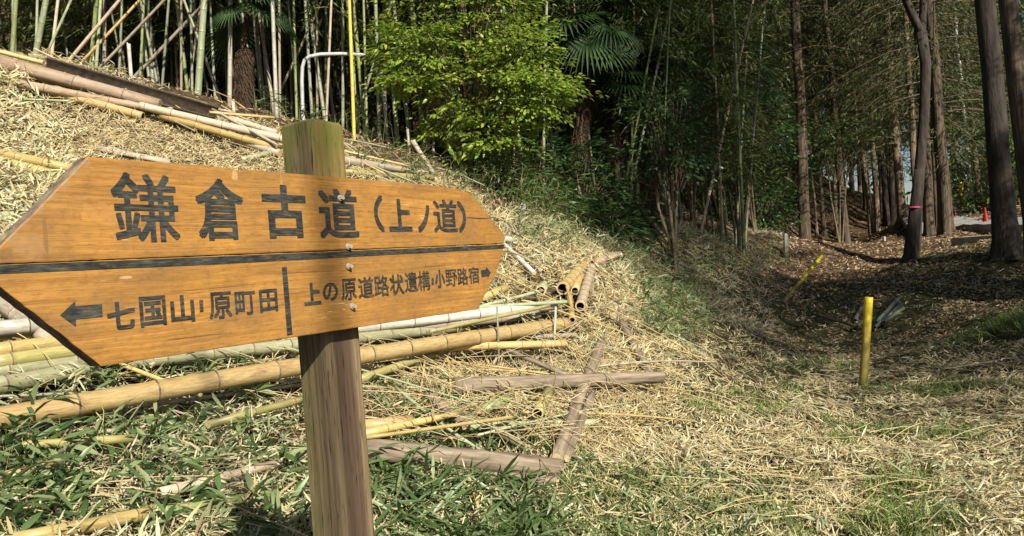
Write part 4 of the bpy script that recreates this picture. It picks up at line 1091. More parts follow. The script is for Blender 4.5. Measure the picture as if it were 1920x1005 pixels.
def build_thicket():
    """the closed mass of bamboo leaves at the back of the grove"""
    B = Batch(); n = 90000
    x = rng.uniform(-16, 11, n); y = rng.uniform(17.5, 27, n) + np.where(x > 1, 1.5, 0); z = rng.uniform(.3, 12, n)
    c = np.sin(x * 1.7 + y) * np.sin(z * 1.3 + y * .7) + rng.normal(0, .5, n)
    px, py, d = project(np.stack([x, y, gz(x, y) + z], 1))
    k = (c > -.5) & ~((px > 1480))
    pos = np.stack([x, y, gz(x, y) + z], 1)[k]; n = len(pos)
    B.leaves(pos, unit(rng.normal(0, .7, (n, 3)) + np.array([0, 0, -.6])), rnrm(n, .9), rng.uniform(.2, .42, n), rng.uniform(.035, .07, n), .3, simple=True)
    build_far_wood()
    o = link('bamboo_thicket', B.mesh('bamboo_thicket', M['bleaf'])); tag(o, 'dim mass of bamboo leaves at the back of the grove', 'foliage', kind='stuff')
build_thicket()

MOUND = [(-400, -50), (260, 170), (520, 250), (850, 335), (930, 395), (905, 470), (700, 560), (300, 560), (-400, 560)]
FARLEFT = [(-400, 60), (20, 140), (110, 230), (130, 330), (60, 470), (-400, 520)]
LOWLEFT = [(-400, 690), (560, 690), (690, 1200), (-400, 1200)]
HEAP = [(560, 560), (1000, 470), (1160, 500), (1250, 620), (1260, 760), (1130, 860), (690, 860), (600, 700)]
PILE = [(-400, 540), (300, 560), (700, 555), (1090, 545), (1090, 670), (700, 715), (300, 760), (-400, 830)]
SLOPE = [(930, 390), (1010, 400), (1200, 470), (1330, 520), (1300, 640), (1180, 560), (1000, 520), (900, 560)]
# ---------------------------------------------------------------- felled bamboo and logs
def build_felled():
    G1, G2, G3 = 'bamboo stacked along the top of the mound', 'felled bamboo lying behind the signpost', 'logs framing the straw heap'
    c = 'bamboo pole'
    # top of the mound (upper left)
    lie('weathered_trunk', 'thick weathered brown bamboo trunk topmost on the mound at the upper left', c, (-30, 110), (300, 196), (.17, .12), 'b_brown', (.12, .10), G1, rough=.09, seg=.5)
    o = lie('split_bamboo', 'split hollow dark bamboo half lying behind the weathered brown trunk', c, (78, 120), (405, 210), (.27, .19), 'b_dark', (.10, .05), G1, half=True, seg=.9, face=(.25, -.75, .55))
    lie('bamboo_pole', 'thin pale bamboo highest at the left edge above the weathered trunk', c, (-20, 92), (82, 118), .05, 'b_tan', .14, G1)
    lie('bamboo_pole', 'yellow bamboo directly under the weathered brown trunk', c, (-20, 140), (268, 218), .09, 'b_tan', .04, G1, open1=True)
    lie('bamboo_pole', 'faded grey tan bamboo sheath pole in the middle of the mound top', c, (40, 158), (282, 203), (.10, .07), 'b_brown', .08, G1)
    lie('bamboo_pole', 'pale cream bamboo running down to the signpost top, upper one', c, (262, 198), (535, 262), .085, 'b_pink', .10, G1, open0=True)
    lie('bamboo_pole', 'yellow bamboo with an open cut end below the pale cream one', c, (302, 217), (518, 278), .08, 'b_yellow', .04, G1, open0=True)
    lie('bamboo_pole', 'short grey brown bamboo just left of the signpost top', c, (444, 262), (525, 288), .085, 'b_grey', .02, G1)
    lie('bamboo_strip', 'flat split bamboo strip pointing right below the shaggy palm', c, (392, 212), (514, 222), .05, 'b_tan', .16, G1, half=True, face=(0, .3, -1))
    lie('bamboo_pole', 'short pink tan bamboo piece beside the flat strip', c, (430, 222), (520, 250), .07, 'b_pink', .14, G1)
    lie('bamboo_pole', 'slanting thin brown cane at the lower end of the mound stack', c, (398, 205), (520, 272), .03, 'b_grey', .16, G1)
    lie('bamboo_pole', 'pale yellow bamboo on the mound slope at the left edge', c, (-20, 283), (142, 318), .085, 'b_yellow', .06, G1)
    lie('bamboo_pole', 'dull olive bamboo tucked under the pale yellow one at the left edge', c, (-20, 298), (110, 330), .10, 'b_olive', .0, G1)
    lie('bamboo_pole', 'pale bamboo poking out behind the pointed left end of the sign', c, (-20, 412), (70, 393), .085, 'b_pale', .05, G1, open1=True)
    lie('split_bamboo', 'grey weathered split pole lying just above the top edge of the sign', c, (184, 280), (320, 306), .075, 'b_grey', .02, G1, half=True, face=(0, .5, -1))
    lie('bamboo_pole', 'short pale green bamboo left of the post above the sign', c, (452, 300), (508, 286), .06, 'b_pale', .03, G1, open1=True)
    lie('bamboo_pole', 'grey brown bamboo right of the post above the sign', c, (640, 300), (802, 326), (.10, .07), 'b_grey', .05, G1)
    lie('bamboo_pole', 'yellow green bamboo lowest on the right of the post above the sign', c, (640, 322), (812, 334), .07, 'b_olive', .02, G1)
    lie('bamboo_pole', 'thin tan cane running right from the post top', c, (645, 283), (770, 312), .025, 'b_tan', .14, G1)
    b_ = hit(818, 336); t_ = P(774, 264, b_.y - .1)
    pole('broken_stick', 'diagonal broken tan bamboo stake leaning left beyond the sign', 'stake', b_ - (t_ - b_) * .1, t_, .033, .030, 'b_pink', open1=True, jag1=True)
    # behind and below the sign
    pole('bamboo_pole', 'longest tan bamboo crossing the picture behind the post', c, hit(-60, 795, .14), hit(1062, 607, .13), .054, .057, 'b_tan', G2, bend=.004, open1=True, seg=.33)
    lie('bamboo_pole', 'grey speckled bamboo slanting down at the left edge under the sign', c, (-25, 548), (100, 640), .095, 'b_grey', .10, G2)
    lie('bamboo_pole', 'whitish bamboo at the left edge crossing the grey speckled one', c, (-30, 618), (420, 578), .085, 'b_white', .16, G2, open1=True)
    lie('bamboo_pole', 'thin brown yellow bamboo under the whitish one at the left edge', c, (-30, 632), (330, 608), .05, 'b_olive', .12, G2)
    lie('bamboo_pole', 'yellow green bamboo, upper of the close pair at the left edge', c, (-30, 661), (420, 600), .085, 'b_yellow', .10, G2)
    lie('bamboo_pole', 'yellow bamboo with pale end, lower of the close pair at the left edge', c, (-30, 683), (155, 655), .08, 'b_olive', .09, G2, open1=True)
    lie('bamboo_pole', 'sage bamboo just below the close yellow pair', c, (-30, 700), (300, 658), .085, 'b_moss', .04, G2)
    lie('bamboo_pole', 'dull sage bamboo half buried above the longest tan one', c, (-30, 727), (180, 690), .09, 'b_moss', .02, G2)
    lie('bamboo_pole', 'sage green bamboo emerging under the sign left of the post', c, (250, 678), (880, 612), (.085, .075), 'b_moss', (.06, .02), G2)
    lie('bamboo_pole', 'whitened bamboo right of the post directly under the sign', c, (600, 622), (1040, 572), (.085, .09), 'b_white', .10, G2)
    lie('bamboo_pole', 'grey split bamboo under the whitened one', c, (640, 628), (1010, 590), .07, 'b_grey', .04, G2)
    lie('bamboo_pole', 'thin pale bamboo resting on top of the whitened one', c, (760, 585), (1062, 566), .035, 'b_pale', .20, G2)
    lie('bamboo_pole', 'thin green bamboo slanting up over the whitened one', c, (805, 622), (1030, 573), .030, 'b_olive', .20, G2)
    lie('bamboo_pole', 'short bright yellow bamboo stub past the right end of the sign', c, (900, 560), (948, 540), .075, 'b_yellow', .04, G2)
    lie('bamboo_pole', 'pale cane slanting under the right tip of the sign', c, (900, 575), (1016, 545), .03, 'b_pale', .10, G2)
    lie('bamboo_pole', 'tan bamboo below the longest one, ending in a flat cut', c, (690, 655), (1063, 644), .06, 'b_tan', .06, G2, open1=True)
    lie('bamboo_pole', 'grey thin bamboo under the end of the longest one', c, (800, 640), (1080, 628), .04, 'b_grey', .05, G2)
    lie('bamboo_pole', 'yellow green bamboo rising left to right beside the post', c, (672, 712), (838, 655), .055, 'b_olive', .08, G2)
    lie('bamboo_pole', 'tan brown bamboo stub right of the post above the grey planks', c, (676, 800), (770, 790), .075, 'b_tan', .05, G2)
    lie('bamboo_pole', 'yellow bamboo below the tan brown stub', c, (676, 815), (860, 775), (.05, .035), 'b_yellow', .09, G2)
    lie('bamboo_cane', 'thinnest long yellow cane right of the post', c, (676, 822), (960, 782), .022, 'b_yellow', .13, G2)
    lie('bamboo_pole', 'pale yellow bamboo half buried in the straw near the standing logs', c, (880, 800), (1120, 792), .05, 'b_pale', .03, G2)
    lie('bamboo_pole', 'pale green cane slanting down behind the grey planks', c, (800, 740), (985, 838), .04, 'b_moss', .04, G2)
    lie('bamboo_pole', 'short lime bamboo piece between the grey planks and the long log', c, (902, 770), (950, 748), .07, 'b_green', .05, G2)
    lie('bamboo_pole', 'stubby yellow green bamboo tube in the straw heap under the long log', c, (1008, 775), (1030, 732), .075, 'b_olive', .06, G2, open0=True)
    lie('bamboo_pole', 'faded bamboo with fur of moss low at the left, end cut square', c, (-20, 905), (118, 870), .06, 'b_tan', .02, G2)
    lie('bamboo_pole', 'yellow olive bamboo among green leaves at the lower left', c, (40, 835), (250, 822), .04, 'b_olive', .05, G2)
    lie('bamboo_pole', 'yellow olive cane rising to the post at lower left', c, (390, 796), (570, 748), .042, 'b_olive', .06, G2)
    lie('bamboo_pole', 'pale tan bamboo at the lower left pointing to the post', c, (298, 925), (525, 868), (.046, .04), 'b_pink', .04, G2, open0=True)
    lie('bamboo_pole', 'bright lime bamboo along the bottom edge at the lower left', c, (30, 1012), (280, 962), .05, 'b_yellow', .06, G2)
    lie('bamboo_pole', 'dark lime bamboo continuing under leaves at the lower left', c, (270, 965), (520, 925), .042, 'b_green', .03, G2)
    # logs right of the post
    c = 'log'
    lie('log', 'long pinkish brown log with a pointed right end', c, (850, 724), (1242, 707), (.115, .085), 'log', (.05, .11), G3, nodes=False, rough=.11)
    lie('log', 'grey brown log propped upright in the straw, left of its pair', c, (1128, 640), (1042, 862), (.085, .08), 'log', .02, G3, nodes=False, rough=.11)
    lie('log', 'thin split log lying against the upright grey brown one', c, (1110, 740), (1062, 860), (.05, .045), 'log', .03, G3, nodes=False, rough=.12)
    lie('log', 'grey cracked half log low right of the post, upper one', c, (680, 842), (1050, 878), (.12, .11), 'log', .01, G3, nodes=False, rough=.10)
    lie('log', 'grey cracked half log low right of the post, lower one', c, (860, 880), (1042, 905), (.085, .08), 'log', -.03, G3, nodes=False, rough=.11)
    lie('log', 'short dark pink log slanting in the straw between the planks and long log', c, (800, 738), (872, 798), (.065, .055), 'log', .04, G3, nodes=False, rough=.11)
    lie('log', 'grey log sloping down to the pointed end of the long log', c, (1165, 605), (1222, 708), (.075, .07), 'log', .0, G3, nodes=False, rough=.11)
    lie('log', 'pale forked branch log at the top of the straw heap', c, (1150, 592), (1262, 546), (.06, .045), 'log', .03, G3, nodes=False, rough=.12)
    lie('log', 'thin grey branch crossing under the longest bamboo', c, (940, 652), (1058, 702), .035, 'log', .10, G3, nodes=False, rough=.12)
    # bundle with open ends
    c, G = 'bamboo pole', 'cut bamboo with open ends on the bank'
    def tube(label, a, b, D0, D1, w0, w1, mat, **kw):
        pole('cut_bamboo', label, c, P(*a, D0), P(*b, D1), w0 / 2, w1 / 2, mat, G, **kw)
    tube('widest cut bamboo showing a dark open end', (1055, 541), (1107, 484), 7.0, 8.4, .125, .11, 'b_tan', open0=True, seg=.18)
    tube('cut bamboo seen end on as a pale ring left of the widest one', (1014, 545), (1034, 512), 7.0, 8.2, .10, .09, 'b_pale', open0=True, seg=.18)
    tube('tan cut bamboo on top between the widest and the ringed one on the right', (1078, 545), (1100, 482), 7.1, 8.5, .08, .075, 'b_tan', open0=True, seg=.2)
    tube('ringed cut bamboo, rightmost of the bundle', (1088, 574), (1112, 492), 6.7, 8.2, .095, .085, 'b_pink', open0=True, seg=.16)
    tube('thin yellow cut bamboo hanging lowest from the bundle', (1073, 600), (1066, 545), 6.5, 7.2, .06, .06, 'b_yellow', open0=True, seg=.2)
    tube('broken brown bamboo stub at the top right of the bundle', (1112, 494), (1160, 478), 8.0, 8.4, .09, .08, 'b_brown', open0=True, seg=.3, jag1=True)
    lie('bamboo_pole', 'pale thin split cane slanting down from the right tip of the sign', c, (945, 458), (1002, 512), .045, 'b_white', .08, G)
    lie('bamboo_pole', 'greyish thin split cane parallel to the pale one at the sign tip', c, (962, 462), (1012, 506), .03, 'b_grey', .06, G)
    lie('bamboo_pole', 'knobby pale cane end just at the right tip of the sign', c, (930, 446), (962, 450), .07, 'b_white', .05, G)
    def canes(n, poly, l0, l1, r0, r1, mats, az_mu, az_sd, lift):
        k = 0
        while k < n:
            px_ = random.uniform(min(p[0] for p in poly), max(p[0] for p in poly)); py_ = random.uniform(min(p[1] for p in poly), max(p[1] for p in poly))
            if not inpoly(np.array([px_]), np.array([py_]), poly)[0]: continue
            k += 1
            c_ = hit(px_, py_); a_ = random.gauss(az_mu, az_sd); L_ = random.uniform(l0, l1) / 2; r_ = random.uniform(r0, r1)
            e0 = onground((c_.x - cos(a_) * L_, c_.y - sin(a_) * L_), random.uniform(.01, lift)); e1 = onground((c_.x + cos(a_) * L_, c_.y + sin(a_) * L_), random.uniform(.01, lift))
            if e0.y < 2.3 or e1.y < 2.3: continue
            pole('bamboo_cane', 'thin cane tangled among the felled bamboo and straw', 'cane', e0, e1, r_, r_ * .7, random.choice(mats), 'thin canes tangled in the cuttings', seg=.22, bend=random.uniform(-.04, .04), sides=7, nodes=True)
    canes(58, PILE, .7, 2.2, .007, .017, ['b_tan', 'b_sage', 'b_grey', 'b_olive', 'b_pale', 'b_yellow'], .35, .5, .16)
    canes(62, HEAP, .5, 1.6, .004, .012, ['b_tan', 'b_grey', 'b_yellow', 'b_pale'], .4, .9, .18)
    canes(22, LOWLEFT, .4, 1.3, .005, .013, ['b_olive', 'b_sage', 'b_pink', 'b_tan'], .3, .6, .08)
    canes(22, [(150, 130), (520, 235), (520, 275), (200, 215), (0, 170), (0, 130)], .5, 1.6, .006, .016, ['b_tan', 'b_grey', 'b_pink', 'b_pale'], 2.6, .5, .22)
    canes(16, [(650, 285), (850, 335), (900, 370), (650, 335)], .4, 1.4, .006, .014, ['b_tan', 'b_grey', 'b_pale'], 2.6, .7, .2)
    # uprights in the straw
    for lb, a, b, w, m in (('thin grey upright stick in front of the tan bamboo pile', (932, 575), (936, 700), .018, 'b_sage'), ('thin whitish upright stick under the cut bamboo bundle', (1042, 575), (1038, 650), .022, 'b_white')):
        f = hit(*b); t = P(*a, f.y)
        pole('thin_stick', lb, 'stick', f - Vector((0, 0, .03)), t, w / 2, w / 2 * .8, m, sides=8)
    # valley side
    lie('fallen_bamboo', 'pale fallen cane slanting on the dark left bank', 'bamboo pole', (1345, 415), (1400, 448), .05, 'b_pink', .25)
    lie('fallen_bamboo', 'grey fallen bamboo at the edge of the shaded grove floor', 'bamboo pole', (1195, 385), (1275, 478), .06, 'b_grey', .15)
    lie('fallen_bamboo', 'thin grey cane lying across the shaded bank behind the cut bundle', 'bamboo pole', (1225, 470), (1298, 505), .04, 'b_grey', .08)
    lie('fallen_bamboo', 'dark thin cane lying on the grass towards the pipe bundle', 'bamboo pole', (1522, 588), (1606, 612), .04, 'b_dark', .03)
build_felled()

# ---------------------------------------------------------------- stakes, cones, pipes, slab
def paint_worn(name, c1, c2, dirt, rough=.45):
    m, nt, b, out = nodes_of(name)
    tc = N(nt, 'ShaderNodeTexCoord'); vec = tc.outputs['Object']
    n = noise(nt, mapping(nt, vec, (25, 25, 8)), 1.0, 6, .7); n2 = noise(nt, mapping(nt, vec, (90, 90, 60)), 1.0, 4, .7)
    sp = N(nt, 'ShaderNodeSeparateXYZ'); nt.links.new(vec, sp.inputs[0])
    mr = N(nt, 'ShaderNodeMapRange'); mr.inputs[1].default_value = .85; mr.inputs[2].default_value = .25; nt.links.new(sp.outputs[2], mr.inputs[0])
    a = N(nt, 'ShaderNodeMath', operation='MULTIPLY_ADD'); nt.links.new(mr.outputs[0], a.inputs[0]); a.inputs[1].default_value = .52; nt.links.new(n.outputs[0], a.inputs[2])
    r = ramp(nt, [(.5, g3(0)), (.85, g3(.85))]); nt.links.new(a.outputs[0], r.inputs[0])
    col = mix(nt, n2.outputs[0], c1, c2); col = mix(nt, r.outputs[0], col, dirt)
    r2 = ramp(nt, [(.33, g3(.45)), (.42, g3(1))]); nt.links.new(n2.outputs[0], r2.inputs[0])
    col = mix(nt, .8, col, r2.outputs[0], 'MULTIPLY')
    nt.links.new(col, b.inputs['Base Color']); b.inputs['Roughness'].default_value = rough
    bump(nt, n2.outputs[0], .2, .002, b)
    return m
M['yellow'] = paint_worn('yellow_paint', (.60, .45, .012), (.70, .55, .03), (.15, .115, .035))
M['red_plastic'] = plain_mat('red_cone_plastic', (.22, .010, .008), (.32, .016, .012), (8, 8, 8), .4, .05)
M['concrete'] = plain_mat('concrete', (.26, .22, .16), (.42, .36, .27), (14, 14, 14), .9, .4, .006)
M['asphalt'] = plain_mat('road_surface', (.16, .16, .155), (.30, .29, .27), (5, 5, 5), .9, .4, .006)
M['whitepaint'] = plain_mat('white_stake_paint', (.26, .25, .22), (.40, .38, .34), (30, 30, 30), .7, .1)
M['pipe'] = bamboo_mat('dull_bamboo_pipe', (.09, .11, .075), (.15, .17, .13), (.06, .06, .045), rough=.6)
def round_stake(name, label, cat, foot, top, r, mat, cap=True, group=None):
    d = top - foot; L = d.length
    bm = bmesh.new(); k = 14
    pts = [Vector((0, 0, -.25))] + [Vector((0, 0, L * i / k)) for i in range(k)] + [Vector((0, 0, L - .006)), Vector((0, 0, L))]
    add_tube(bm, pts, [r] * (k + 2) + [r * .88], 16, .008)
    o = link(name, bm_mesh(name, bm, mat)); aim(o, foot, top); return tag(o, label, cat, group)
def build_small():
    f = hit(1618, 728); t = P(1629, 557, f.y)
    round_stake('yellow_stake', 'bright yellow painted stake standing in the dry leaves', 'stake', f, t, 7.6 / FPX * f.y, M['yellow'])
    f = hit(1477, 556); t = P(1541, 480, f.y + 1.6)
    round_stake('leaning_pole', 'thin leaning yellow pole at the start of the brown trail', 'pole', f, t, .032, M['yellow'])
    # bundle of dull pipes behind the yellow stake
    c = hit(1650, 606)
    ends = [((1603, 600), (1618, 572), 'leftmost dull bamboo of the bundle behind the yellow stake'), ((1608, 612), (1634, 588), 'short dull bamboo lying in front on the left of the bundle'), ((1640, 606), (1668, 580), 'dull bamboo just right of the yellow stake in the bundle'),
            ((1643, 604), (1686, 558), 'longest dull bamboo of the bundle, farthest to the back'), ((1652, 606), (1690, 570), 'dull bamboo second from the right in the bundle'), ((1658, 604), (1694, 577), 'grey bamboo rightmost in the bundle behind the yellow stake'), ((1640, 614), (1662, 594), 'black ended bamboo lowest in the bundle')]
    for i, (a, b, lb) in enumerate(ends):
        lie('bamboo_pole', lb, 'bamboo pole', a, b, .058 if i != 1 else .05, 'pipe', .0 + .04 * (i % 2), 'dull bamboo bundle behind the yellow stake', open0=True, seg=.5)
    # road, slab
    pts = [(9.3, 13.0), (10.0, 16.0), (11.3, 20), (13.2, 25), (16, 31), (20, 38)]
    bm = bmesh.new(); prev = None
    xs = []
    for i in range(len(pts) - 1):
        for k in range(8):
            q = k / 8; xs.append((pts[i][0] * (1 - q) + pts[i + 1][0] * q, pts[i][1] * (1 - q) + pts[i + 1][1] * q))
    for i, (x, y) in enumerate(xs):
        row = []
        for j in range(7):
            X = x + 2.6 * j / 6; row.append(bm.verts.new((X, y, .5 * float(gz(x + 1.3, y)) + .5 * float(gz(X, y)) + .07)))
        if prev:
            for j in range(6): bm.faces.new((prev[j], prev[j + 1], row[j + 1], row[j]))
        prev = row
    r_ = bmesh.ops.extrude_face_region(bm, geom=bm.faces[:]); bmesh.ops.translate(bm, verts=[v for v in r_['geom'] if isinstance(v, bmesh.types.BMVert)], vec=(0, 0, -.2))
    bmesh.ops.recalc_face_normals(bm, faces=bm.faces)
    o = link('road', bm_mesh('road', bm, M['asphalt'], smooth=False)); tag(o, kind='structure')
    # concrete slab: a low plate whose near edge shows
    A = [P(1782, 441, 13.6), P(1885, 446, 12.6), P(1885, 424, 14.6), P(1812, 424, 15.6)]
    zt = 1.5 - 9.0 / FPX * 13.6
    bm = bmesh.new(); top = [bm.verts.new((p.x, p.y, zt)) for p in A]; f = bm.faces.new(top)
    if f.normal.z < 0: pass
    r_ = bmesh.ops.extrude_face_region(bm, geom=[f]); bmesh.ops.translate(bm, verts=[v for v in r_['geom'] if isinstance(v, bmesh.types.BMVert)], vec=(0, 0, -.16))
    bmesh.ops.recalc_face_normals(bm, faces=bm.faces)
    bmesh.ops.bevel(bm, geom=bm.edges[:], offset=.015, segments=2, affect='EDGES')
    o = link('concrete_slab', bm_mesh('concrete_slab', bm, M['concrete'], smooth=False)); tag(o, 'pale concrete slab edge at the end of the road beside the flared cedar', 'slab')
    # cones
    def cone(label, px, py, D, h):
        f = P(px, py, D); z = float(gz(f.x, f.y)); 
        zr = max(float(gz(f.x, f.y)), f.z)
        f = Vector((f.x, f.y, f.z))
        root = empty('traffic_cone', f); tag(root, label, 'traffic cone', 'traffic cones')
        bm = bmesh.new(); prof = [(h * .20, .03), (h * .185, .05), (h * .12, h * .45), (h * .055, h * .9), (h * .05, h * .98), (h * .03, h)]
        add_tube(bm, [Vector((0, 0, z_)) for _, z_ in prof], [r for r, _ in prof], 20, 0)
        link('cone_body', bm_mesh('cone_body', bm, M['red_plastic']), root)
        bm = bmesh.new(); bmesh.ops.create_cube(bm, size=1, matrix=Matrix.Diagonal((h * .52, h * .52, .03, 1)))
        bmesh.ops.bevel(bm, geom=[e for e in bm.edges if abs((e.verts[0].co - e.verts[1].co).z) > .01], offset=h * .08, segments=3, affect='EDGES')
        link('cone_base', bm_mesh('cone_base', bm, M['red_plastic'], smooth=False), root, (0, 0, .015))
    cone('red traffic cone standing on the road between the big cedars', 1849, 421, 18.0, .42)
    cone('distant red traffic cone half hidden behind the flared cedar', 1792, 411, 24.0, .32)
    f = onground(P(1803, 382, 25), -.1); round_stake('yellow_marker', 'slim yellow marker post beyond the road', 'marker post', f, P(1802, 342, 25), .06, M['yellow'])
    def square_stake(label, px, py, ptop, w, mat, D=None):
        f = hit(px, py) if D is None else onground(P(px, py, D)); t = P(px - 1, ptop, f.y); L = (t - f).length
        bm = bmesh.new(); bmesh.ops.create_cube(bm, size=1, matrix=Matrix.Translation((0, 0, L / 2 - .1)) @ Matrix.Diagonal((w, w, L + .2, 1)))
        bmesh.ops.bevel(bm, geom=[e for e in bm.edges if (e.verts[0].co.z > L - .05 and e.verts[1].co.z > L - .05)], offset=w * .25, segments=2, affect='EDGES')
        o = link('survey_stake', bm_mesh('survey_stake', bm, mat, smooth=False)); aim(o, f, t); tag(o, label, 'stake')
    square_stake('pale square survey stake on the bank beyond the right end of the sign', 981, 414, 381, .07, M['whitepaint'])
    square_stake('white square survey stake in the grass left of the thick mossy cedar', 1474, 480, 438, .075, M['whitepaint'])
    square_stake('tiny white peg in brown leaves on the right bank', 1659, 452, 443, .06, M['whitepaint'])
    square_stake('small red topped peg on the dark left bank', 1417, 434, 423, .06, M['red_plastic'])
build_small()

# ---------------------------------------------------------------- loose cover: leaves, straw, grass
def sample_ground(n, y0, y1, margin=.6, pw=1.0, xlim=None):
    """random places on the ground in the camera's sector, denser near"""
    u = rng.uniform(0, 1, n)
    y = (y0 ** (1 - pw) + u * (y1 ** (1 - pw) - y0 ** (1 - pw))) ** (1 / (1 - pw)) if abs(pw - 1) > 1e-3 else y0 * (y1 / y0) ** u
    x = rng.uniform(-1, 1, n) * (.74 * y + margin)
    z = gz(x, y); px, py, d = project(np.stack([x, y, z], 1))
    return x, y, z, px, py
def gnoise(x, y, s, o=0.0):
    return np.sin(x * s + 1.7 * np.sin(y * s * .7 + o)) * np.sin(y * s * 1.3 + 1.1 * np.sin(x * s * .9 + o * 2))
def gnormal(x, y):
    e = .15
    return unit(np.stack([-(gz(x + e, y) - gz(x - e, y)) / (2 * e), -(gz(x, y + e) - gz(x, y - e)) / (2 * e), np.ones(len(x))], 1))
def lay(B, x, y, L, W, hmax, tilt, mi=0, fan=4, droop=.25, az0=None, up=.25, simple=False):
    """fans of leaves lying on the ground"""
    n = len(x)
    if n == 0: return
    az = rng.uniform(0, 2 * pi, n) if az0 is None else az0 + rng.normal(0, .9, n)
    cl = gnoise(x, y, 2.6, 1.0) + .8 * gnoise(x, y, 5.9, 3.0)
    h = rng.uniform(0.0, 1.0, n) ** 1.4 * hmax * np.clip(.55 + .75 * cl, .12, 1.9)
    reps = fan
    xx = np.repeat(x, reps); yy = np.repeat(y, reps); hh = np.repeat(h, reps) + rng.normal(0, .006, n * reps)
    aa = np.repeat(az, reps) + rng.normal(0, .45, n * reps)
    jj = rng.normal(0, .03, (n * reps, 2))
    xx = xx + jj[:, 0]; yy = yy + jj[:, 1]
    nr = gnormal(xx, yy)
    t = np.stack([np.cos(aa), np.sin(aa), np.zeros(n * reps)], 1); t = unit(t - nr * (t * nr).sum(1, keepdims=True))
    e = rng.normal(up, tilt, n * reps)[:, None]
    d = unit(t * np.cos(e) + nr * np.sin(e))
    pos = np.stack([xx, yy, gz(xx, yy)], 1) + nr * (np.abs(hh)[:, None] + .004)
    B.leaves(pos, d, unit(nr + rng.normal(0, .45, (n * reps, 3))), L * rng.uniform(.55, 1.3, n * reps), W * rng.uniform(.6, 1.25, n * reps), droop * rng.uniform(-.6, 1.8, n * reps), simple=simple, mi=mi)

